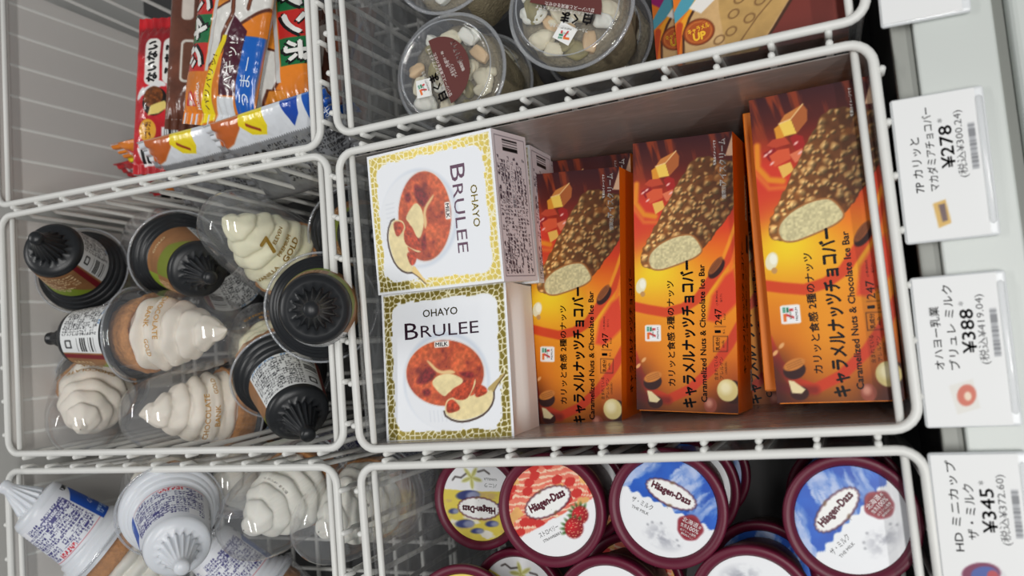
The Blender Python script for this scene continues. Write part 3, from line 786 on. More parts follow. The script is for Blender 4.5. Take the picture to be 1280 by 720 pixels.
def lid_milk(logo=True):
    a = Art.disc(LR, 52, 190, rgb(240, 242, 245))
    n = fbm(a.X * .5 + a.Y * .8, a.Y * .4 - a.X * .9, .9, 4); n2 = fbm(a.X + a.Y, a.Y - a.X, 2.2, 9)
    blue = np.array(rgb(18, 66, 168)) * (1 - n[..., None]) + np.array(rgb(40, 110, 214)) * n[..., None]
    P_ = a.X * .45 + a.Y * .9; Q_ = a.X * .9 - a.Y * .45
    st = np.clip((fbm(Q_ * 1.5 + .5 * n2, P_ * .28, 1.3, 6) - .52) * 6, 0, .9)[..., None] * np.clip(.4 + n2, 0, 1)[..., None]
    blue = blue * (1 - st) + np.array(rgb(196, 208, 238)) * st
    edge = -.02 + .2 * (fbm(a.X, a.Y * 0, 1.8, 3) - .5) + .08 * np.sin(a.X * 9)
    a.put(np.clip((a.Y - edge) / .09, 0, 1), blue)
    # splash
    sp = fbm(a.X * 1.2, a.Y * 1.6, 1.5, 12)
    dd = np.hypot((a.X - .35) / 1.25, (a.Y + 1.75) / .75)
    a.put(np.clip(1.1 - dd, 0, 1) * np.clip((sp - .42) * 5, 0, 1), rgb(168, 170, 180)); a.put(np.clip(.9 - dd, 0, 1) * np.clip((.45 - sp) * 5, 0, 1), rgb(206, 208, 214))
    for x, y in ((-.5, -1.2), (-.7, -1.45), (.0, -1.0), (1.2, -1.5), (1.4, -1.75)): a.ell(x, y, .06, .05, 0, rgb(150, 152, 160))
    scallop(a, -.1, .85, 1.5, .64, 0)
    a.text('ザ・ミルク', -1.45, -.42, w=1.35, h=.34, col=(.08, .08, .1)); a.text('THE MILK', -1.42, -.86, w=1.1, h=.17, col=(.08, .08, .1))
    pts = [(1.6 + (.76 + .05 * math.sin(5 * t)) * math.cos(t), -.47 + (.74 + .04 * math.cos(4 * t)) * math.sin(t)) for t in np.linspace(0, 2 * math.pi, 40)[:-1]]
    a.poly(pts, rgb(132, 22, 40)); a.put(a.al(np.abs(a.sd_poly(pts) + .1) - .02), rgb(170, 60, 70))
    W = (.95, .92, .92)
    a.text('北海道', 1.52, -.16, w=.95, h=.3, col=W); a.text('産', 2.12, -.2, h=.16, col=W)
    a.text('生乳', 1.25, -.5, w=.4, h=.22, col=W); a.text('100%', 1.82, -.5, w=.66, h=.26, col=W)
    a.text('のクリーム使用', 1.6, -.78, w=.95, h=.16, col=W); a.text('原材料はここ', 1.62, -.98, w=.75, h=.13, col=W)
    return a.mesh('lid_label')

def lid_strawberry():
    a = Art.disc(LR, 52, 190, rgb(242, 243, 245))
    n = fbm(a.X * 1.3, a.Y * 2.2, 1.0, 4)
    b = np.array(rgb(226, 96, 84)) * (1 - n[..., None]) + np.array(rgb(240, 150, 120)) * n[..., None]
    w = np.sin((a.Y * 1.0 + a.X * .35 + .5 * n) * 16); b = np.where((w > .55)[..., None], np.array(rgb(246, 208, 178)), b)
    d1, d2, idv = voro(a.X, a.Y * 1.4, 1.1, 3)
    b = np.where(((idv > .62) & (d1 < .42))[..., None], np.array(rgb(206, 52, 46)), b); b = np.where(((idv < .25))[..., None], np.array(rgb(236, 178, 108)) * (.9 + .2 * n[..., None]), b)
    edge = -.62 + .3 * (fbm(a.X, a.Y * 0, 1.5, 5) - .5)
    a.put(np.clip((a.Y - edge) / .07, 0, 1), b)
    scallop(a, 0, .5, 1.62, .76, 0)
    a.text('ストロベリー', -.85, -1.08, w=1.45, h=.32, col=(.1, .08, .08)); a.text('STRAWBERRY', -.8, -1.5, w=1.4, h=.17, col=(.1, .08, .08))
    for x, y, r_ in ((1.55, -1.1, .58), (.78, -1.62, .66)):
        for k in range(7):
            t = .6 + k * .42; a.ell(x + .62 * r_ / .6 * math.cos(t), y + .55 * math.sin(t), .22, .09, t, rgb(66, 104, 46))
        v1, v2, _ = voro(a.X, a.Y, 5.5, 7); c_ = np.array(rgb(196, 30, 40)) * (1.1 - .5 * np.hypot(a.X - x + .15, a.Y - y - .2)[..., None])
        c_ = np.where((v1 < .17)[..., None], np.array(rgb(236, 150, 120)), c_); a.put(a.al(a.sd_ell(x, y, r_, r_ * .9, .5)), c_)
    return a.mesh('lid_label')

def lid_vanilla():
    a = Art.disc(LR, 52, 190, rgb(240, 241, 243))
    band = np.clip((a.Y + .75 + .2 * (fbm(a.X, a.Y, 1.2, 4) - .5)) / .08, 0, 1)
    a.put(band, rgb(226, 206, 84))
    n = fbm(a.X * .8, a.Y * 1.6, 1.0, 8); a.put(band * np.clip((n - .55) * 9, 0, 1), rgb(238, 234, 220)); a.put(band * np.clip((fbm(a.X * .7, a.Y * 1.7, 1.0, 14) - .58) * 9, 0, 1), rgb(206, 176, 110))
    for x, y, r_, s_ in ((.9, -.35, .95, .35), (-1.0, 1.6, .5, .22), (1.2, 1.75, .75, .3), (-1.9, .2, .5, .2), (2.1, .9, .4, .2), (0.2, 2.2, .5, .2)): a.ell(x, y, r_, s_, .15, rgb(52, 62, 120), soft=.1); a.ell(x - r_ * .5, y, r_ * .6, s_ * .8, .15, rgb(140, 146, 176), soft=.15)
    scallop(a, 0, .55, 1.62, .74, 0)
    a.text('バニラ', -1.0, -1.15, w=1.0, h=.32, col=(.1, .08, .08)); a.text('VANILLA', -1.0, -1.6, w=1.05, h=.18, col=(.1, .08, .08))
    for k in range(5):
        t = k * 1.2566 + .4; a.ell(.55 + .42 * math.cos(t), -1.65 + .42 * math.sin(t), .42, .16, t, rgb(206, 206, 130)); a.line([(.55, -1.65), (.55 + .75 * math.cos(t), -1.65 + .75 * math.sin(t))], .03, rgb(160, 150, 80))
    a.line([(1.0, -1.9), (1.4, -1.6), (1.9, -1.65), (2.1, -1.4)], .1, rgb(40, 30, 26)); a.line([(.0, -2.1), (-.5, -2.25), (-.9, -2.0)], .1, rgb(40, 30, 26))
    return a.mesh('lid_label')

_lid = [(LR + .02, -.34), (LR + .12, -.14), (LR + .3, -.03), (3.42, 0), (3.52, -.08), (3.55, -.25), (3.5, -.9), (3.42, -1.15), (3.3, -1.12)]
LID = make_mesh('lid', *lathe_geo(_lid, 72), smooth=True)
CUPM = make_mesh('cup', *lathe_geo([(2.5, -5.62), (2.6, -5.64), (3.28, -1.0)], 56, cap0=True), smooth=True)
RIMLIP = make_mesh('cup_lip', *lathe_geo([(3.26, -1.7), (3.36, -1.62), (3.4, -1.4), (3.34, -1.15)], 56), smooth=True)
LABELS = {'milk': lid_milk(), 'strawberry': lid_strawberry(), 'vanilla': lid_vanilla()}
CUPMAT = {'milk': mat('cup_white_print', rgb(206, 208, 214), .45, var=.08, vscale=30), 'strawberry': mat('cup_berry_print', rgb(104, 74, 60), .5, var=.4, vscale=60), 'vanilla': mat('cup_vanilla_print', rgb(96, 60, 52), .5, var=.25, vscale=50)}
LABMAT = print_mat('lid_print', 0.38, coat=.15)
CP = 5.65
def ice_cup(kind, label, x, y, ztop, rot, tilt=(0, 0)):
    n = Vector((tilt[0], tilt[1], 1))
    M = xf((x, y, ztop), normal=n, rz=rot) @ Matrix.Translation((0, 0, -CP * S))
    t = thing('ice_cream_cup', label, 'ice cream cup', M, 'maroon-lidded ice cream cups')
    L = Matrix.Translation((0, 0, CP * S))
    c = obj('cup', CUPM, CUPMAT[kind], t, L)
    obj('lip', RIMLIP, CUPMAT[kind], c)
    o = obj('lid', LID, MAROON, t, L)
    obj('lid_label', LABELS[kind], LABMAT, o, Matrix.Translation((0, 0, -.33 * S)))
    return t
B3 = -18.6
def stack(n, u, v, kinds, rots, labels, ztop=None, tilt=(0, 0), dx=0, dy=0):
    zt = ztop if ztop is not None else B3 + n * CP
    p = at(u, v, zt - .3)
    for i in range(n):
        if labels[i] is None: continue
        ice_cup(kinds[i], labels[i], p.x + dx * i, p.y + dy * i, zt - i * CP, rots[i], tilt if i == 0 else (0, 0))
D = math.radians
stack(3, 689, 637, ('strawberry',) * 3, (D(25), D(140), D(60)), ('pink strawberry cup on top of its stack next to the vanilla cup', 'pink strawberry cup second in its stack under the topmost strawberry cup', None))
stack(3, 834, 635, ('milk',) * 3, (D(-27), D(70), D(200)), ('blue and white milk cup on top of the middle stack, lettering sloping down', 'milk cup second in the middle stack, white crescent of its side showing', 'milk cup third in the middle stack, lowest white crescent'))
stack(3, 1064, 650, ('milk',) * 3, (D(45), D(10), D(100)), ('largest blue and white milk cup in the corner beside the price rail', 'milk cup hidden under the corner milk cup', None), dx=-.2)
stack(2, 598, 626, ('vanilla',) * 2, (D(176), D(30)), ('yellow vanilla cup lying deeper, its lettering upside down', 'vanilla cup under the upside down yellow one'))
stack(3, 763, 768, ('strawberry',) * 3, (D(200), 0, 1), ('strawberry cup cut off by the lower picture edge with berries at its top', 'strawberry cup under the cut off one', None))
stack(3, 941, 760, ('milk',) * 3, (D(185), 0, 1), ('milk cup with grey splash on top, cut off by the lower picture edge', 'milk cup under the cut off milk cup with grey splash', None))
stack(3, 578, 775, ('vanilla',) * 3, (D(20), 0, 1), ('maroon lid cut off at the lower edge, in front of a vanilla cup', None, None), tilt=(.3, .15))
stack(2, 648, 748, ('vanilla',) * 2, (D(150), 0), ('vanilla cup deeper down behind the cut off maroon lid', None))

# ------------------------------------------------------------------ soft ice cream cones
def rib(r, z, th):
    if -8.25 < z < -6.35:
        k = (z + 8.25) / 1.9
        return r + .3 * k * max(0.0, math.cos(th * 16)) ** .7
    return r
SLEEVE_P = [(.05, -9.1), (.36, -9.06), (.52, -8.9), (.56, -8.65), (.5, -8.4), (.56, -8.2), (.68, -7.8), (.8, -7.4), (.92, -7.0), (1.05, -6.6), (1.12, -6.4), (1.2, -6.3), (1.75, -6.2), (2.1, -6.1), (2.25, -5.85),
            (2.28, -5.7), (2.75, -1.25), (2.95, -1.15), (3.02, -1.1), (3.05, -.75), (3.1, -.7), (3.28, -.66), (3.33, -.35), (3.38, -.3), (3.58, -.26), (3.64, .0), (3.68, .3)]
SLEEVE = make_mesh('sleeve', *lathe_geo(SLEEVE_P, 96, rib, cap0=True), smooth=True)
DOME_P = [(3.86, -.28), (3.92, -.1), (3.86, .12), (3.72, .16), (3.66, .5), (3.6, 2.0), (3.44, 4.4), (3.15, 6.4), (2.8, 7.7), (2.4, 8.6), (2.0, 9.15), (1.6, 9.45), (1.1, 9.65), (.5, 9.74), (.02, 9.76)]
DOMEM = make_mesh('dome', *lathe_geo(DOME_P, 48), smooth=True)
def swirl_mesh():
    n, m = 64, 72
    V, F = [], []
    for i in range(m):
        s = i / (m - 1); z = 1.0 + 7.5 * s
        R = np.interp(s, [0, .1, .3, .55, .75, .9, 1], [3.0, 3.12, 2.95, 2.35, 1.5, .72, .06])
        for k in range(n):
            th = 2 * math.pi * k / n
            ph = z / 1.28 + th / (2 * math.pi)
            rg = abs(math.sin(math.pi * ph)) ** .5
            star = .035 * math.cos(7 * th + z * 1.6)
            r = R * (.74 + .26 * rg + star)
            V.append((r * math.cos(th) + .18 * s * math.sin(3 * z) * s, r * math.sin(th), z + .25 * math.cos(th) * (1 - s)))
    for i in range(m - 1):
        for k in range(n): F.append((i * n + k, i * n + (k + 1) % n, (i + 1) * n + (k + 1) % n, (i + 1) * n + k))
    return make_mesh('swirl', V, F, True)
SWIRL = swirl_mesh()
WAFM = make_mesh('waffle', *lathe_geo([(2.7, -.6), (2.95, .2), (3.2, 1.2), (3.28, 1.7), (3.1, 1.75), (2.6, 1.4)], 60, lambda r, z, t: r * (1 + .018 * math.cos(18 * t + z * 4)) + (.12 * math.sin(5 * t) * (z > 1.5))), smooth=True)

def cone_pos(r_off=0.02):
    def f(x, y):
        th = x / 2.5; r = np.interp(y, [-5.7, -1.25], [2.28, 2.75]) + r_off
        return np.stack([r * np.cos(th), r * np.sin(th), y], -1)
    return f
def label_black(kind):
    X, Y = np.meshgrid(np.linspace(-math.pi * 2.5, math.pi * 2.5, 300), np.linspace(-5.55, -1.45, 74))
    a = Art(X, Y, rgb(150, 104, 64))
    n = fbm(a.X, a.Y * 2, .6, kind); a.C *= (.85 + .3 * n[..., None])
    a.poly([(3.4, -1.4), (7.9, -1.4), (7.9, -3.4), (6.2, -2.6), (4.6, -3.0)], rgb(136, 158, 44), soft=.2)
    a.poly([(-7.9, -5.6), (-7.9, -3.4), (-5.2, -4.0), (-3.6, -5.6)], rgb(120, 132, 40), soft=.3)
    for i in range(6):
        a.fine(3.6, 7.4, -5.2 + i * .4, -4.9 + i * .4, 1, .3, rgb(226, 196, 150), seed=i)
    a.text('BANK', 5.6, -2.6, w=1.7, h=.34, col=rgb(236, 214, 170)); a.text('GOLD', -5.6, -2.4, w=1.5, h=.34, col=rgb(236, 214, 170))
    a.poly([(-2.9, -1.4), (2.6, -1.4), (2.6, -5.6), (-2.9, -5.6)], rgb(226, 228, 228))
    a.fine(-2.75, 1.1, -5.4, -1.7, 14, .2, rgb(70, 72, 76), fill=.6); a.fine(-2.75, .4, -1.75, -1.5, 1, .22, rgb(110, 150, 190))
    a.bars(1.3, 2.45, -4.0, -1.9, 26, vert=False)
    a.box(1.45, 2.2, -5.1, -4.4, rgb(40, 40, 42), .12); a.box(1.58, 2.07, -4.95, -4.55, rgb(226, 228, 228), .08)
    a.poly([(2.75, -1.4), (3.2, -1.4), (3.2, -5.6), (2.75, -5.6)], rgb(120, 20, 30))
    return a.mesh('sleeve_label', cone_pos())
def label_white(kind):
    X, Y = np.meshgrid(np.linspace(-math.pi * 2.5, math.pi * 2.5, 320), np.linspace(-5.6, -1.35, 78))
    a = Art(X, Y, rgb(228, 231, 238))
    INK = rgb(66, 64, 130)
    a.fine(-2.9, 2.7, -5.2, -1.75, 12, .24, INK, fill=.62)
    a.box(-2.9, -.2, -4.9, -4.2, INK, .0, ); a.fine(-2.85, -.25, -4.85, -4.25, 2, .26, rgb(220, 222, 235), fill=.7)
    a.box(-.6, 1.1, -2.2, -1.7, rgb(228, 231, 238)); a.fine(-.6, 1.1, -2.2, -1.7, 1, .3, rgb(206, 50, 70), fill=.75)
    a.box(1.3, 2.2, -5.3, -4.5, rgb(240, 241, 246)); a.line([(-3, -1.62), (2.8, -1.62)], .05, rgb(200, 60, 80))
    a.poly([(-3.0, -1.3), (-6.2, -1.3), (-6.2, -4.3), (-4.6, -5.0), (-3.0, -4.3)], rgb(22, 78, 176))
    a.text('ミルク', -4.6, -3.0, w=1.6, h=.5, col=(.92, .94, .98), rot=UPR * 0); a.fine(-5.8, -3.4, -2.3, -1.6, 2, .25, rgb(170, 200, 235))
    a.fine(-5.6, -3.6, -5.6, -5.05, 1, .3, rgb(40, 40, 46), fill=.85)
    a.bars(3.4, 5.4, -3.4, -1.9, 30); a.fine(3.4, 5.4, -5.3, -3.8, 4, .26, rgb(60, 60, 70), fill=.7)
    return a.mesh('sleeve_label', cone_pos())
def dome_pos(x, y):
    th = x / 3.2; z = np.asarray(y)
    r = np.interp(z, [p_[1] for p_ in DOME_P[4:]], [p_[0] for p_ in DOME_P[4:]]) + .03
    return np.stack([r * np.cos(th), r * np.sin(th), z], -1)
def dome_print(kind):
    a = Art(*np.meshgrid(np.linspace(-.01, .01, 2), np.linspace(3.0, 3.01, 2)), rgb(150, 120, 40))
    G = rgb(150, 118, 40)
    if kind == 'logo':
        for s_, x_, y_, h_ in (('GOLD', .1, 4.1, .5), ('PREMIUM', .1, 4.75, .3), ('ELEVEN', .5, 5.6, .3), ('7', -.45, 5.8, 1.3), ('VANILLA', -2.4, 4.2, .34)):
            a.text(s_, x_, y_, h=h_, col=G, bold=.03)
    elif kind == 'word':
        for s_, x_, y_, h_ in (('CHOCOLATE', .2, 4.4, .42), ('BANK', .3, 3.6, .42), ('GOLD', 2.6, 3.6, .34)): a.text(s_, x_, y_, h=h_, col=rgb(190, 140, 60), bold=.015)
    else:
        a.text('要冷凍 -18℃以下', 0, 6.2, w=2.2, h=.25, col=(.15, .15, .15))
    return a.mesh('dome_print', dome_pos, smooth=False)
LAB_B = [label_black(1), label_black(5)]
LAB_W = label_white(1)
DPRINT = {k: dome_print(k) for k in ('logo', 'word', 'mark')}
LIPRING = make_mesh('dome_lip', *tube_geo([(3.9 * math.cos(2 * math.pi * k / 64), 3.9 * math.sin(2 * math.pi * k / 64), -.12) for k in range(64)], .09, 6, closed=True), smooth=True)
LIPMAT = clear_mat('clear_lip', opacity=.35, haze=rgb(200, 204, 210))

def cone(label, flange, z, end, pt, near=True, spin=0.0, white=False, cream=None, prnt='word', lab=0):
    P = at(*flange, z)
    if end == 'tip': T = end_point(P, *pt, 9.0, near); ax = P - T
    else: T = end_point(P, *pt, 9.4, near); ax = T - P
    ax.normalize()
    tocam = (Vector((0, 0, CAMH)) - P).normalized()
    M = xf(P, tocam if abs(tocam.dot(ax)) < .985 else (1, 0, 0), ax, spin)
    nm = 'white_ice_cream_cone' if white else 'ice_cream_cone'
    t = thing(nm, label, 'ice cream cone', M, 'white and blue soft ice cream cones' if white else 'black-tipped soft ice cream cones')
    s = obj('sleeve', SLEEVE, WHITEP if white else BLACKP, t) if not white else obj('sleeve', SLEEVE_W, WHITEP, t)
    obj('sleeve_label', LAB_W if white else LAB_B[lab], SATIN, s)
    i = obj('soft_ice', SWIRL if cream is None else SW[cream], None, t)
    if not i.data.materials: i.data.materials.append(CREAM)
    obj('waffle', WAFM, WAFER, t)
    d = obj('dome', DOMEM, DOME, t)
    obj('dome_lip', LIPRING, LIPMAT, d)
    obj('dome_print', DPRINT[prnt], SATIN, d)
    return t
SW = {}
for nm_, m_ in (('cream', CREAM), ('pink', PINKCREAM), ('milk', MILKCREAM)):
    SW[nm_] = SWIRL.copy(); SW[nm_].materials.clear(); SW[nm_].materials.append(m_)
SLEEVE_W = SLEEVE.copy(); SLEEVE_W.materials.clear(); SLEEVE_W.materials.append(WHITEP)
PI = math.pi
cone('upside-down cone with black tip leaning to the left wall, barcode label', (103, 338), -4.5, 'tip', (43, 296), spin=-1.1, cream='cream')
cone('upside-down cone with black tip and brown and green sleeve', (222, 320), -5.5, 'tip', (264, 348), spin=2.2, cream='pink', lab=1)
cone('cream-coloured swirl in a clear dome with gold print, tip pointing up left', (374, 334), -9.0, 'dome', (266, 264), spin=.2, cream='cream', prnt='logo')
cone('upside-down black-tipped cone half hidden behind the basket side wires', (446, 292), -9.5, 'tip', (470, 295), spin=0, cream='pink')
cone('upside-down black-tipped cone pointing straight up, beside the basket wires', (402, 384), -1.5, 'tip', (389, 387), spin=2.0, cream='cream')
cone('pale pink swirl in a clear dome lying across the middle, pointing right', (172, 418), -3.2, 'dome', (297, 412), spin=-.5, cream='pink')
cone('cone lying deep between the others, only its dome side showing', (298, 368), -13.0, 'dome', (338, 430), spin=0, cream='pink', near=False)
cone('pale swirl in a clear dome at the lower left, pointing down at the viewer', (128, 478), -7.0, 'dome', (97, 545), spin=.3, cream='pink')
cone('pale pink swirl in a clear dome lying at the bottom, pointing left', (300, 506), -9.0, 'dome', (158, 520), spin=-.3, cream='pink')
cone('upside-down cone with black tip and white text label at the lower right', (352, 468), -5.5, 'tip', (386, 546), spin=.2, cream='cream')

cone('white cone lying with its pointed tip to the left and a blue panel', (124, 680), -3.0, 'tip', (-34, 584), spin=.5, white=True, cream='milk', prnt='mark')
cone('white upside-down cone with purple text label pointing at the viewer', (213, 638), -1.5, 'tip', (228, 712), spin=.0, white=True, cream='milk', prnt='mark')
cone('white swirl in a clear dome with a small printed mark, pointing down left', (388, 598), -8.5, 'dome', (294, 672), spin=.4, white=True, cream='milk', prnt='mark')
cone('white swirl in a clear dome half behind the basket side wires', (476, 614), -10.5, 'dome', (388, 672), spin=.2, white=True, cream='milk', prnt='mark')
cone('white cone deeper down at the lower left with blue panel and barcode', (150, 790), -8.0, 'tip', (70, 690), spin=-1.6, white=True, cream='milk', prnt='mark')
cone('white cone with red lettering at the lower edge under its neighbours', (325, 738), -11.0, 'tip', (222, 648), near=True, spin=.2, white=True, cream='milk', prnt='mark')
cone('white swirl deep behind the upside-down white cone', (332, 590), -13.0, 'dome', (262, 606), spin=0, white=True, cream='milk', prnt='mark')

# ------------------------------------------------------------------ clear cups of fruit ice
KR, KH = 4.15, 7.5
K_CUP = make_mesh('cup', *lathe_geo([(2.9, -KH), (3.0, -KH), (3.75, -1.3), (3.85, -1.0)], 56, cap0=True), smooth=True)
K_LID = make_mesh('lid', *lathe_geo([(3.9, -1.25), (4.05, -1.2), (KR, -1.0), (KR, -.75), (4.0, -.62), (3.82, -.55), (3.72, -.2), (3.6, -.05), (3.4, .0), (3.3, -.12), (3.1, -.14), (1.5, -.12), (.02, -.1)], 72), smooth=True)
K_LIP = make_mesh('lid_rim', *tube_geo([(4.1 * math.cos(2 * PI * k / 72), 4.1 * math.sin(2 * PI * k / 72), -.88) for k in range(72)], .13, 8, closed=True), smooth=True)
K_RIDGE = make_mesh('lid_ridge', *tube_geo([(3.42 * math.cos(2 * PI * k / 72), 3.42 * math.sin(2 * PI * k / 72), -.03) for k in range(72)], .05, 6, closed=True), smooth=True)
def lump(seed, sx, sy, sz, n=1):
    bm = bmesh.new(); bmesh.ops.create_icosphere(bm, subdivisions=3, radius=1.0)
    rs = random.Random(seed); ph = [rs.uniform(0, 6) for _ in range(6)]
    for v in bm.verts:
        c = v.co; k = 1 + .1 * math.sin(3 * c.x + ph[0]) + .1 * math.sin(4 * c.y + ph[1]) + .08 * math.sin(5 * c.z + ph[2])
        e = .75; c2 = Vector([math.copysign(abs(q) ** e, q) for q in c])
        k += .06 * math.sin(9 * c.x + ph[3]) * math.sin(8 * c.y + ph[4]); v.co = Vector((c2.x * sx, c2.y * sy, c2.z * sz)) * k * S
    me = bpy.data.meshes.new('fruit_piece'); bm.to_mesh(me); bm.free(); me.shade_smooth(); return me
FRUIT = [lump(1, .85, .4, .3), lump(2, .6, .45, .35), lump(3, .42, .36, .3), lump(4, .95, .6, .35)]
FM = [mat('ice_pale', rgb(232, 224, 196), .5, var=.08, vscale=60, sss=.1), mat('ice_white', rgb(236, 236, 226), .45, sss=.1), mat('fruit_dark', rgb(150, 140, 92), .5, var=.5, vscale=90), mat('fruit_peach', rgb(222, 190, 146), .5, sss=.1)]
FRUITM = {}
for fi in range(4):
    for mi in range(4):
        m_ = FRUIT[fi].copy(); m_.materials.clear(); m_.materials.append(FM[mi]); FRUITM[fi, mi] = m_
ICEBASE = make_mesh('ice', *lathe_geo([(3.3, -KH + .8), (3.62, -2.0), (3.2, -1.65), (1.8, -1.5), (.03, -1.45)], 40, lambda r, z, t: r * (1 + .03 * math.sin(7 * t + z) + .02 * math.sin(13 * t))), smooth=True)
ICEM = mat('crushed_ice', rgb(138, 128, 104), .6, bump=.7, bscale=500, var=.5, vscale=420)
def fruit_label():
    a = Art(*np.meshgrid(np.linspace(-.01, .01, 2), np.linspace(0, .01, 2)), rgb(92, 40, 36))
    BRN = rgb(92, 40, 36)
    return a
def fruit_print():
    """print on the lid: brown part-disc with lettering, product name, shop mark (lid x right, y up as in the picture)"""
    k = 19.2; L = lambda u, v: ((u - 555) / k, (85 - v) / k)
    cx, cy = L(548, 84); R_ = 2.35
    th0 = math.radians(105); th1 = math.radians(-72)
    ths = np.linspace(th1, th0, 40)
    X, Y = np.meshgrid(np.linspace(0, 1, 12), ths)
    # fan from the straight edge to the arc
    A = np.array(L(534, 42)); B = np.array(L(560, 133))
    tt = (ths - th1) / (th0 - th1)
    E_ = B[None] * (1 - tt[:, None]) + A[None] * tt[:, None]
    c = (A + B) / 2; rr = np.linalg.norm(A - B) / 2
    base = math.atan2(B[1] - c[1], B[0] - c[0])
    arc = np.stack([c[0] + rr * .93 * np.cos(base + tt * PI), c[1] + rr * np.sin(base + tt * PI)], -1)
    grid = E_[:, None] * (1 - X[..., None]) + arc[:, None] * X[..., None]
    a = Art(grid[..., 0], grid[..., 1], rgb(98, 44, 40)); a.px = .05
    W = (.93, .9, .88); rot = math.radians(107)
    def t(s_, u, v, h, w=None, col=W, bold=0.0): x, y = L(u, v); a.text(s_, x, y, h=h, w=w, rot=rot, col=col, bold=bold, lift=.004)
    t('ラクトアイス', 574, 66, .42, 1.7, bold=.02); t('種類別', 580, 87, .24, .7)
    t('アレルゲン', 568, 90, .24, 1.0); t('含まれている', 563, 86, .22, 1.2); t('乳成分・卵', 556, 72, .22, 1.2)
    t('甘いソースと果実をのせた', 551, 92, .26, 3.4); t('練乳ミルク氷のカップアイスです', 544, 88, .26, 3.9)
    t('ま', 538, 94, .66, bold=.05, col=rgb(30, 24, 26)); t('く', 542, 107, .6, bold=.05, col=rgb(30, 24, 26)); t('白', 548, 121, .7, bold=.05, col=rgb(30, 24, 26))
    t('フルーツ入りミルクかき氷', 529, 105, .26, 2.6, col=(.95, .95, .94), bold=.03)
    return a.mesh('lid_print', lambda x, y: np.stack([x, y, np.zeros_like(x)], -1), lift=.02)
K_PRINT = fruit_print()
def mark_plate():
    a = Art.rect(1.15, 1.25, 40, 42, (.94, .94, .93)); seven_logo(a, 0, 0, .5, math.radians(107), plate=False); return a.mesh('shop_mark')
K_MARK = mark_plate()
def fruit_cup(label, u, v, ztop, rot=0.0, tilt=(0, 0), seed=1, prnt=True):
    p = at(u, v, ztop)
    M = xf(p, normal=(tilt[0], tilt[1], 1), rz=rot) @ Matrix.Translation((0, 0, -KH * S))
    t = thing('fruit_ice_cup', label, 'ice cream cup', M, 'clear cups of fruit ice'); L = Matrix.Translation((0, 0, KH * S))
    obj('cup', K_CUP, LIDCLEAR, t, L); obj('ice', ICEBASE, ICEM, t, L)
    rs = random.Random(seed)
    for i in range(32):
        an = 2 * PI * i / 16 + rs.uniform(-.2, .2); rd = rs.uniform(2.3, 2.95) if i < 16 else rs.uniform(.6, 1.8); an = an if i < 16 else 2 * PI * i / 7
        mi = rs.choice((0, 0, 1, 3, 0, 2)) if i != 3 else 1
        o = obj('fruit_piece', FRUITM[rs.randrange(4), mi], None, t, L @ Matrix.Translation((rd * math.cos(an) * S, rd * math.sin(an) * S, (-1.2 + rs.uniform(-.25, .2)) * S)) @ Matrix.Rotation(rs.uniform(0, 6), 4, 'Z') @ Matrix.Rotation(rs.uniform(-.5, .5), 4, 'X'))
    l = obj('lid', K_LID, LIDCLEAR, t, L); obj('lid_rim', K_LIP, LIPMAT, l); obj('lid_ridge', K_RIDGE, LIPMAT, l)
    if prnt:
        obj('lid_print', K_PRINT, SATIN, l, Matrix.Translation((0, 0, -.02 * S)))
        obj('shop_mark', K_MARK, SATIN, l, Matrix.Translation((-1.75 * S, -1.0 * S, -.05 * S)))
    return t
fruit_cup('clear fruit ice cup with brown part-disc label facing up, next to the basket corner', 556, 86, -2.6, 0, (.02, 0), 1)
fruit_cup('clear fruit ice cup stacked under the one with the whole brown label', 556 + 43, 104, -10.2, .6, (0, 0), 2, False)
fruit_cup('clear fruit ice cup with white cubes, label cut off at the upper edge', 708, 2, -1.8, .9, (.05, 0), 3)
fruit_cup('clear fruit ice cup stacked under the one with white cubes', 742, 42, -9.4, 1.4, (0, 0), 4, False)
fruit_cup('clear fruit ice cup mostly above the upper picture edge', 548, -62, -2.8, 2.0, (0, 0), 5)

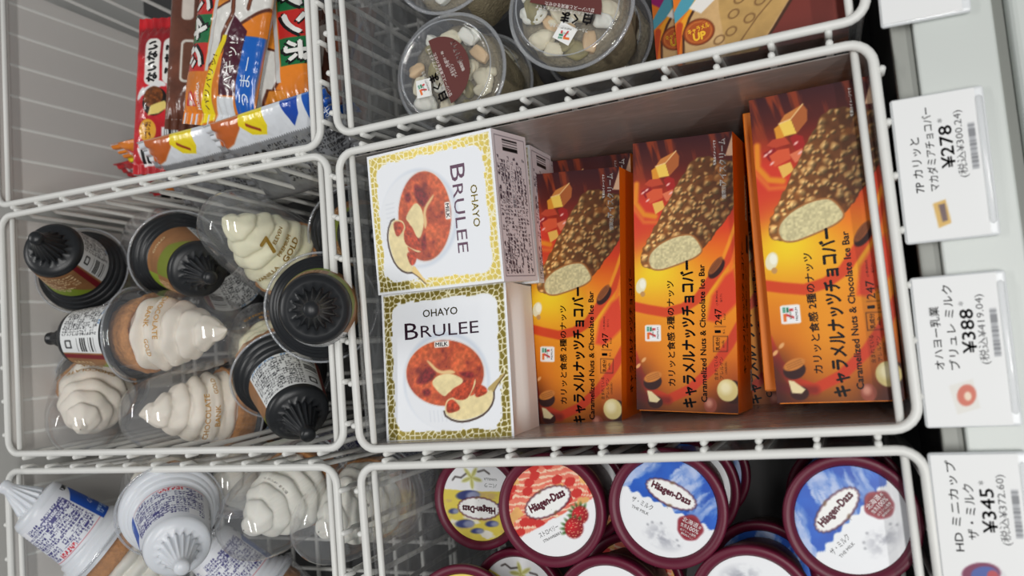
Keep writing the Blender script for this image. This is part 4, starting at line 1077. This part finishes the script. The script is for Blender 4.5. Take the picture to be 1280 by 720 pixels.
# boxes beside the fruit cups
UW, UL, UT = 9.6, 12.5, 3.2
def cone_box_face():
    a = Art.rect(UW, UL, 150, 180, rgb(226, 120, 34))
    # paint by picture position: lower left corner of the face is about (850,82), 21.5 px per cm
    L = lambda u, v: ((u - 850) / 21.8 - UW / 2, (84 - v) / 21.8 - UL / 2)
    P = lambda *p: [L(*k) for k in p]
    a.poly(P((840, -200), (840, -20), (880, 10), (900, -20), (900, -200)), rgb(150, 26, 104))
    a.poly(P((845, 18), (845, 30), (885, 0), (900, -30), (900, -60)), rgb(80, 156, 176))
    a.line(P((846, 48), (875, 14), (915, -40)), .5, rgb(236, 160, 40)); a.line(P((846, 72), (856, 30)), .4, rgb(190, 70, 30))
    a.poly(P((1000, -60), (1080, -60), (1080, 100), (940, 100), (985, 20)), rgb(120, 50, 42))
    d1, d2, idv = voro(a.X, a.Y, 1.0, 8)
    m_ = np.clip(a.sd_poly(P((940, 0), (960, -200), (1080, -200), (1080, 20))) * -8, 0, 1)
    pal = np.array([rgb(230, 150, 30), rgb(120, 30, 90), rgb(200, 170, 60), rgb(40, 110, 130), rgb(206, 90, 40), rgb(40, 26, 30)])
    a.put(m_, pal[(idv * 5.99).astype(int)])
    a.poly(P((965, 20), (1010, 0), (1060, -15), (1065, 0), (985, 30)), rgb(230, 170, 40))
    tan = np.array(rgb(206, 168, 116)) * (.9 + .2 * fbm(a.X, a.Y, 1.5, 3)[..., None])
    a.poly(P((855, 90), (858, 45), (868, 22), (905, -30), (915, -60), (975, -60), (985, 0), (1005, 20), (975, 60), (950, 90)), rgb(70, 40, 26)); a.poly(P((858, 90), (861, 46), (871, 24), (907, -28), (917, -60), (973, -60), (983, 2), (1000, 20), (972, 58), (947, 90)), tan)
    a.poly(P((911, 60), (908, 20), (912, -40), (940, -60), (972, -60), (982, 4), (998, 21), (970, 58), (945, 90), (915, 90)), np.array(rgb(190, 152, 92)) * (.92 + .16 * fbm(a.X, a.Y, 2, 6)[..., None]))
    a.poly(P((870, 10), (900, -20), (905, 5), (885, 20)), rgb(236, 232, 226))
    for k in ((926, 30), (935, 12), (945, 40), (921, 52), (960, 20), (950, 0), (905, 60)):
        x, y = L(*k); a.put(a.al(np.abs(a.sd_ell(x, y, .32, .22, .5)) - .03), rgb(110, 76, 44))
    a.line(P((985, 12), (955, 40), (925, 75)), .06, rgb(110, 76, 44))
    x, y = L(880, 44); a.ell(x, y, .95, .82, 0, rgb(110, 46, 20)); a.ell(x, y, .86, .74, 0, rgb(176, 82, 34)); a.put(a.al(np.abs(a.sd_ell(x, y, .74, .62, 0)) - .02), rgb(214, 130, 60))
    a.text('キャラメル', x, y + .2, w=1.3, h=.34, rot=.2, col=rgb(246, 190, 50), bold=.03); a.text('UP', x + .02, y - .26, w=.72, h=.46, rot=.05, col=rgb(246, 190, 50), bold=.05)
    return a.mesh('printed_face')
U_FACE = cone_box_face(); U_BODY = bev_box('carton', -UW / 2, UW / 2, -UL / 2, UL / 2, -UT, -.015, .06, 1)
def up_box(label, u, v, z):
    p = at(u, v, z)   # the lower left corner of the face
    t = thing('ice_pack_box', label, 'box', xf((p.x + UW / 2, p.y + UL / 2, z - UT), (1, -.02, 0)), 'purple and tan ice boxes')
    obj('carton', U_BODY, mat('box_side_brown', rgb(190, 110, 60), .5), t, Matrix.Translation((0, 0, UT * S))); obj('printed_face', U_FACE, PRINT, t, Matrix.Translation((0, 0, UT * S)))
up_box('tan and purple ice box with orange round badge lying on top beside the clear cups', 851, 84, -2.8)
up_box('tan and purple ice box under the other, only its left strip showing', 824, 88, -6.1)

# ------------------------------------------------------------------ wrapped ice bars
def pack_pos(Lx, Ly, th, seed, fin=.9, side=1):
    def f(x, y):
        u = np.clip(np.abs(x) / (Lx / 2 - fin), 0, 1); v = np.clip(np.abs(y) / (Ly / 2), 0, 1)
        body = (1 - u ** 7) * np.sqrt(np.clip(1 - v ** 3.2, 0, 1))
        z = th * body * (1 if side > 0 else -.8)
        z = z + .3 * (fbm(x, y, .55, seed) - .5) * np.sqrt(np.clip(body, 0, 1)) * side + (.07 * np.sin(y * 9 + 3 * fbm(x, y, .5, seed)) * np.clip((u - .75) * 4, 0, 1)) * 1.0
        return np.stack([x, y, z + (0.0 if side > 0 else -.03)], -1)
    return f
def finish_pack(a, Lx, Ly, th, seed, sx=1.0):
    edge = np.abs(a.X) > Lx / 2 - .8
    stripes = (np.sin(a.X * 40) > 0)
    return a.mesh('printed_wrapper', lambda x, y: pack_pos(Lx, Ly, th, seed)(x, y) * np.array([sx, 1, 1]), lift=.03)
def back_mesh(Lx, Ly, th, seed, sx=1.0):
    X, Y = np.meshgrid(np.linspace(-Lx / 2, Lx / 2, 60), np.linspace(-Ly / 2, Ly / 2, 30))
    P = pack_pos(Lx, Ly, th, seed, side=-1)(X, Y) * np.array([sx, 1, 1])
    idx = np.arange(1800).reshape(30, 60)
    F = np.stack([idx[:-1, :-1], idx[1:, :-1], idx[1:, 1:], idx[:-1, 1:]], -1).reshape(-1, 4)
    return make_mesh('wrapper_back', P.reshape(-1, 3), F, True)
WL, WW = 17.0, 8.0
def wafer_art():
    a = Art.rect(WL, WW, 250, 118, rgb(226, 128, 34))
    a.C *= (.86 + .28 * fbm(a.X, a.Y, .5, 2))[..., None]
    WH_ = np.array(rgb(232, 230, 224)) * (.92 + .12 * fbm(a.X, a.Y, 1.2, 4))[..., None]
    BRN = rgb(92, 44, 28)
    # broken wafer with white cream and chocolate
    a.poly([(-4.2, .9), (-3.0, -.6), (-1.2, -1.4), (.5, -4), (8.5, -4), (8.5, -1.5), (7.0, -.2), (5.8, 1.0), (2, 1.0)], BRN); a.poly([(-3.9, .8), (-2.8, -.4), (-1.0, -1.2), (.8, -4), (8.3, -4), (8.2, -1.7), (6.8, -.4), (5.6, .8), (2, .8)], WH_)
    for pts, w in ((((-3.2, -.2), (-1.5, -.3), (.2, -1.0), (2.2, -.6)), .42), (((1.2, -.2), (3.6, -1.3), (5.8, -1.6), (7.6, -2.6)), .5), (((.5, -2.4), (2.6, -2.8), (4.2, -2.2)), .34)):
        a.line(pts, w, BRN); a.line(pts, w * .35, rgb(130, 70, 40))
    a.poly([(.4, .8), (1.0, -.5), (2.6, -.5), (3.2, .8)], BRN); a.poly([(.6, .8), (1.15, -.32), (2.45, -.32), (3.0, .8)], np.array(rgb(222, 140, 46)) * (.85 + .3 * fbm(a.X, a.Y, 3, 2)[..., None]))
    a.poly([(6.0, -.2), (7.4, -1.2), (8.5, -1.4), (8.5, 1.2), (6.4, 1.2)], BRN); a.poly([(6.2, -.0), (7.5, -1.0), (8.5, -1.2), (8.5, 1.4), (6.4, 1.4)], rgb(226, 140, 44))
    # word panel
    for i, (ch, c_) in enumerate((('ジ', rgb(206, 40, 34)), ('ャ', rgb(20, 112, 62)), ('ン', rgb(206, 40, 34)), ('ボ', rgb(20, 112, 62)))):
        x = -3.3 + i * 2.25; a.poly([(x - 1.15, 1.25), (x + 1.1, 1.25), (x + 1.15, 3.85), (x - 1.1, 3.85)], c_)
        a.text(ch, x + .1, 2.5, h=1.95, w=1.75, col=(.05, .04, .04), bold=.09); a.text(ch, x, 2.58, h=1.75, w=1.6, col=(.95, .95, .93), bold=.05, lift=.02)
    for i, ch in enumerate('チョコモナカ'): a.text(ch, 6.0, 3.3 - i * .0, h=.0001, col=(1, 1, 1)) if False else None
    a.box(-4.4, 5.8, .82, 1.16, rgb(206, 206, 204))
    # flashes
    a.poly([(-8.5, 1.9), (-8.0, .4), (-5.0, .1), (-1.6, -.9), (-1.6, -.35), (-5.2, .95), (-7.2, 1.6)], rgb(244, 220, 20))
    a.text('パリパリッ!', -5.2, .55, w=4.2, h=.62, rot=-.2, col=(.35, .1, .05))
    a.poly([(-6.2, -.6), (-6.2, -2.3), (-1.2, -2.6), (0, -1.2), (-1.4, -.8)], rgb(74, 18, 40)); a.text('パキッ!', -3.9, -1.55, w=3.6, h=.95, rot=0, col=(.95, .94, .92))
    a.poly([(-8.2, -2.3), (-7.0, -3.9), (-1.6, -4.0), (-1.6, -2.5)], rgb(16, 96, 190)); a.text('うまー', -5.0, -3.15, w=3.6, h=.8, col=(.86, .92, .98))
    a.poly([(-8.5, .2), (-8.2, -2.0), (-6.3, -2.2), (-6.3, -.4)], rgb(226, 230, 234))
    # maker's mark
    for k in range(3): a.line([(-6.9 + k * .0, 3.3 - k * .45), (-6.1, 3.0 - k * .4), (-6.9, 2.7 - k * .4)], .1, rgb(206, 30, 40))
    a.poly([(-7.1, 3.4), (-5.9, 2.75), (-7.1, 2.1)], rgb(200, 36, 44)); a.line([(-7.0, 3.1), (-6.2, 2.75), (-7.0, 2.4)], .1, (.95, .9, .86)); a.ell(-6.9, 2.75, .2, .2, 0, (.95, .9, .86))
    a.text('MORINAGA', -6.3, 1.85, w=2.0, h=.32, rot=0, col=(.96, .92, .88), bold=.02)
    return finish_pack(a, WL, WW, 1.05, 3)
def silver_art(flip=False):
    """the same bars seen from the edge: white side, yellow splash, silver seam with small print"""
    a = Art.rect(WL, WW, 230, 108, rgb(222, 226, 232))
    a.poly([(-7.4, 4), (-8.0, 1.6), (-5.2, 2.2), (-3.4, 3.2), (-3.0, 4)], rgb(196, 98, 36), soft=.15)
    a.poly([(-3.4, 3.4), (-2.2, 2.5), (-.4, 2.2), (.3, 2.9), (.1, 4), (-3.2, 4)], rgb(240, 216, 26)); a.line([(-2.4, 3.3), (-.9, 2.7)], .24, rgb(150, 50, 20))
    a.poly([(2.6, 4), (3.4, 2.2), (4.6, 3.0), (5.0, 4)], rgb(20, 70, 170)); a.poly([(5.6, 4), (5.4, 1.0), (8.5, .4), (8.5, 4)], rgb(22, 86, 180)); a.text('うま', 6.8, 2.2, h=.8, col=(.9, .94, 1))
    a.poly([(-8.5, .2), (-7.8, -.2), (-7.2, -1.6), (-8.5, -2)], rgb(24, 60, 150))
    zz = 1.75 + .16 * np.abs(((a.X * 3.2) % 1) - .5) * 2
    m_ = np.clip((zz - a.Y) / .06, 0, 1)
    a.put(m_, rgb(150, 152, 156), met=.35)
    a.fine(-6.8, -3.8, -.2, 1.2, 3, .4, rgb(40, 40, 44)); a.fine(-1.5, 3.5, -2.4, 1.4, 9, .36, rgb(56, 56, 60), fill=.62); a.fine(4.0, 7.6, -2.6, 1.3, 9, .36, rgb(56, 56, 60))
    for k in (-3.2, -2.2): a.ell(k, .9, .34, .24, 0, rgb(20, 20, 22))
    return finish_pack(a, WL, WW, 1.0, 8, .68)
def red_art():
    a = Art.rect(14.0, 5.6, 200, 84, rgb(196, 28, 38))
    a.C *= (.8 + .4 * fbm(a.X, a.Y, .6, 7))[..., None]
    a.poly([(6, -3), (3.6, -3), (2.4, 0), (3.8, 3), (6, 3)], rgb(150, 20, 30), soft=.6)
    for y0 in (1.0, -.7):
        a.box(.6, 4.8, y0 - .72, y0 + .72, (.93, .92, .9), .6)
    a.text('ないない', 2.7, 1.0, w=3.6, h=.95, col=(.06, .05, .05), bold=.06); a.text('うまみ', 2.9, -.7, w=3.0, h=.95, col=(.06, .05, .05), bold=.06)
    for k in range(5): a.ell(.2 + .2 * k - .3, 2.0 - .9 * k * .5, .62, .22, 2.6 - k * .35, (.92, .92, .92)); 
    a.ell(-.9, .6, 1.25, 1.15, 0, rgb(26, 16, 14)); a.ell(-.5, .75, .95, .9, 0, np.array(rgb(116, 62, 24)) * (.5 + 1.0 * fbm(a.X, a.Y, 5, 3)[..., None])); a.poly([(-2.1, 1.2), (-1.3, .9), (-.9, -.3), (-1.4, -.7), (-2.0, .2)], rgb(236, 212, 120))
    a.ell(-3.4, 1.2, 1.0, .8, .2, rgb(232, 170, 50)); a.fine(-4.1, -2.7, .8, 1.7, 3, .3, rgb(90, 40, 20))
    a.box(-5.6, -3.2, -1.6, -.1, (.9, .9, .9)); a.bars(-5.4, -3.4, -1.5, -.2, 24, vert=False)
    a.poly([(-6.2, .2), (-4.6, .6), (-4.9, 2.2), (-6.4, 1.8)], (.92, .9, .9)); a.bars(-6.1, -5.0, .3, 2.0, 12, vert=False)
    a.box(-6.0, -4.6, -2.8, -1.8, rgb(30, 80, 150))
    return finish_pack(a, 14.0, 5.6, .9, 5)
def brown_art():
    a = Art.rect(15.0, 6.0, 200, 84, rgb(106, 62, 46))
    a.C *= (.75 + .5 * fbm(a.X, a.Y, .7, 9))[..., None]
    a.box(-3.6, 0.2, .6, 1.9, (.86, .84, .8), .4); a.box(-3.4, 0.0, .78, 1.72, rgb(110, 70, 52), .3); a.box(2.0, 6.0, 1.0, 2.0, (.84, .8, .76), .4)
    a.poly([(-1, -1), (1.5, -2.6), (3.0, -.2), (.4, .6)], rgb(150, 126, 120)); a.line([(-6, -1.8), (0, -1.2), (6, -2.0)], .3, rgb(60, 50, 90))
    a.line([(-6, -2.4), (6, -2.6)], .5, rgb(70, 36, 28), soft=.3)
    return finish_pack(a, 15.0, 6.0, .9, 6)
PACKS = {'wafer': (wafer_art(), back_mesh(WL, WW, 1.05, 3), mat('wrapper_white', rgb(220, 222, 226), .3, coat=.3)), 'silver': (silver_art(), back_mesh(WL, WW, 1.0, 8, .68), mat('wrapper_silver', rgb(176, 178, 182), .3, metal=.4)),
         'red': (red_art(), back_mesh(14.0, 5.6, .9, 5), mat('wrapper_red', rgb(186, 26, 36), .3, coat=.4)), 'brown': (brown_art(), back_mesh(15.0, 6.0, .9, 6), mat('wrapper_brown', rgb(96, 56, 42), .3, coat=.4))}
def pack(kind, label, c, xax, nrm):
    t = thing('wrapped_ice_bar', label, 'ice cream bar', xf(c, xax, nrm), 'wrapped ice bars')
    f, b, m_ = PACKS[kind]
    obj('printed_wrapper', f, FILM, t); obj('wrapper_back', b, m_, t)
    return t
def pixdir(u0, v0, z0, u1, v1, z1): return (at(u1, v1, z1) - at(u0, v0, z0)).normalized()
d_ = pixdir(262, 158, -4.5, 272, 0, -3.5)
pack('wafer', 'orange wafer bar pack with yellow strip, lettering running upwards', at(284, 158, -3.6) + d_ * 8.3, d_, (-.08, .05, 1))
d_ = pixdir(368, 0, -3.0, 388, 135, -3.6)
pack('wafer', 'wafer bar pack beside the basket wires, lettering running downwards', at(358, 158, -5.0) - d_ * 8.4, d_, (.12, .1, 1))
d_ = pixdir(192, 190, -6.5, 188, 30, -6.0)
pack('red', 'red ice bar pack standing against the pale side wall', at(209, 118, -5.6), d_, (.3, .05, .95))
d_ = pixdir(225, 150, -5.5, 228, 0, -5.0)
pack('brown', 'dark brown ice bar pack between the red pack and the orange wafer pack', at(258, 60, -6.6), d_, (.6, .05, .8))
d_ = pixdir(180, 205, -4.6, 310, 178, -4.6)
pack('silver', 'white wafer bar pack on its edge at the lower left of the bar basket', at(262, 222, -4.9) + Vector((0, 1.1, -1.2)), d_, (0.05, -.75, .66))
d_ = pixdir(275, 192, -3.2, 412, 150, -3.2)
pack('silver', 'white wafer bar pack on its edge with silver seam and small print', at(352, 200, -3.4) + Vector((0, 1.1, -1.2)), d_, (0.05, -.75, .66))
d_ = pixdir(190, 215, -8, 330, 205, -8)
pack('wafer', 'wafer bar pack low in the bar basket seen through the wires', at(270, 222, -10.0) + Vector((0, 2.2, 0)), d_, (.05, -.9, .42))
pack('red', 'red ice bar pack low in the bar basket seen through the wires', at(240, 240, -13.0) + Vector((0, 2.4, 0)), d_, (.05, -.9, .42))
d_ = pixdir(330, 215, -8, 440, 190, -8)
pack('silver', 'silver seamed pack low in the bar basket near the wires', at(400, 205, -10.5) + Vector((0, 1.6, -.5)), d_, (.05, -.9, .42))
pack('brown', 'brown ice bar pack low down at the wire corner of the bar basket', at(420, 120, -9.0), pixdir(420, 150, -9, 428, 20, -9), (.1, .05, 1))
pack('wafer', 'wafer bar pack lying flat under the upright wafer packs', at(300, 70, -10.5), pixdir(300, 150, -9, 300, 20, -9), (.0, .05, 1))

# ------------------------------------------------------------------ price tags on the rail
TGW, TGL = 4.35, 7.75
TAG_HOLD = None
def tag_face(l1, l2, price, tax, pic):
    a = Art.rect(TGW - .55, TGL - .2, 60, 112, rgb(232, 233, 233))
    K = (.2, .2, .22)
    a.text(l1[0], -1.05, l1[1], h=.46, w=l1[2], rot=UPR, col=K, bold=.01); a.text(l2[0], -.38, l2[1], h=.46, w=l2[2], rot=UPR, col=K, bold=.01)
    a.text('¥' + price, .38, .95, h=.62, w=2.2, rot=UPR, col=K, bold=.015); a.text('*', .2, 2.35, h=.25, rot=UPR, col=K)
    a.text('(税込¥' + tax + ')', 1.02, 1.0, h=.5, w=3.5, rot=UPR, col=K, bold=.0)
    a.box(1.42, 1.72, -.4, 2.0, rgb(170, 172, 176)); a.bars(1.42, 1.72, -.4, 2.0, 40, vert=False, col=rgb(130, 132, 136))
    if pic == 'bar':
        a.poly([(-.55, -1.9), (.05, -1.75), (.2, -3.0), (-.4, -3.2)], rgb(216, 176, 96)); a.poly([(-.3, -2.0), (0, -1.95), (.05, -2.85), (-.2, -2.9)], rgb(110, 90, 90))
    if pic == 'dish':
        a.poly([(-.75, -1.75), (.35, -1.45), (.55, -2.9), (-.5, -3.2)], rgb(226, 224, 218)); a.ell(0, -2.25, .42, .55, -.3, rgb(206, 110, 90)); a.ell(.05, -2.3, .16, .22, 0, rgb(236, 214, 190))
    if pic == 'cup':
        a.ell(-.1, -2.5, .95, .75, .2, rgb(220, 220, 222)); a.ell(-.25, -2.2, .85, .55, .2, rgb(120, 44, 80)); a.ell(-.1, -2.25, .6, .42, .2, rgb(70, 90, 160)); a.ell(.25, -2.3, .25, .3, 0, rgb(180, 70, 80))
    if pic == 'art':
        a.poly([(-1.6, -2.3), (-.8, -2.75), (.2, -2.7), (.2, -1.9)], rgb(226, 186, 160)); a.poly([(.2, -2.6), (1.3, -2.75), (.4, -1.6)], rgb(70, 150, 206))
        a.poly([(-1.5, -2.3), (-.6, -2.6), (-.6, -1.8)], rgb(200, 150, 190))
    return a.mesh('card_print')
def price_tag(label, corners, z, face):
    tl, tr, br, bl = [at(u, v, z) for u, v in corners]
    c = (tl + tr + br + bl) / 4; ya = ((tl + tr) / 2 - (bl + br) / 2).normalized()
    w = ((tr + br) / 2 - (tl + bl) / 2).length; l = ((tl + tr) / 2 - (bl + br) / 2).length
    xa = Vector((ya.y, -ya.x, 0))
    t = thing('price_tag', label, 'price tag', xf(c, xa, (0, 0, 1)), 'price tags on the front rail')
    obj('holder', bev_box('holder', -w / 2, w / 2, -l / 2, l / 2, -.45, -.06, .16, 3), mat('tag_plastic', rgb(228, 231, 233), .25, coat=.3), t)
    sc = Matrix.Diagonal((w / TGW, l / TGL, 1, 1))
    crd = obj('card', make_mesh('card', *box_geo(-TGW / 2 + .1, TGW / 2 - .45, -TGL / 2 + .1, TGL / 2 - .1, -.06, -.02)), CARD, t, sc)
    obj('card_print', face, SATIN, crd, Matrix.Translation((-.17 * S, 0, .002 * S)))
    V, F = tube_geo([(w / 2 - .28, -l / 2 + .7, .02), (w / 2 - .28, 0, .02), (w / 2 - .28, l / 2 - .6, .02)], .16, 10)
    obj('gripper_lip', make_mesh('gripper_lip', V, F, True), HOLDER, t)
    return t
price_tag('price tag reading 278 yen beside the largest orange box', ((1112, 125), (1229, 105), (1253, 292), (1132, 307)), .35, tag_face(('7P カリッと', .2, 2.9), ('マカダミアチョコバー', .95, 4.4), '278', '300.24', 'bar'))
price_tag('price tag reading 388 yen beside the basket corner', ((1137, 349), (1257, 335), (1280, 528), (1158, 541)), .35, tag_face(('オハヨー乳業', .7, 3.2), ('ブリュレ ミルク', 1.2, 4.3), '388', '419.04', 'dish'))
price_tag('price tag reading 345 yen with a small cup picture', ((1161, 573), (1283, 558), (1308, 752), (1182, 768)), .35, tag_face(('HD ミニカップ', 1.2, 4.6), ('ザ・ミルク', .9, 2.8), '345', '372.60', 'cup'))
price_tag('price tag cut off by the upper edge with a coloured picture', ((1082, -180), (1192, -196), (1217, 12), (1100, 35)), .35, tag_face(('ラクトアイス', .2, 2.6), ('フルーツ', .9, 2.4), '248', '267.84', 'art'))
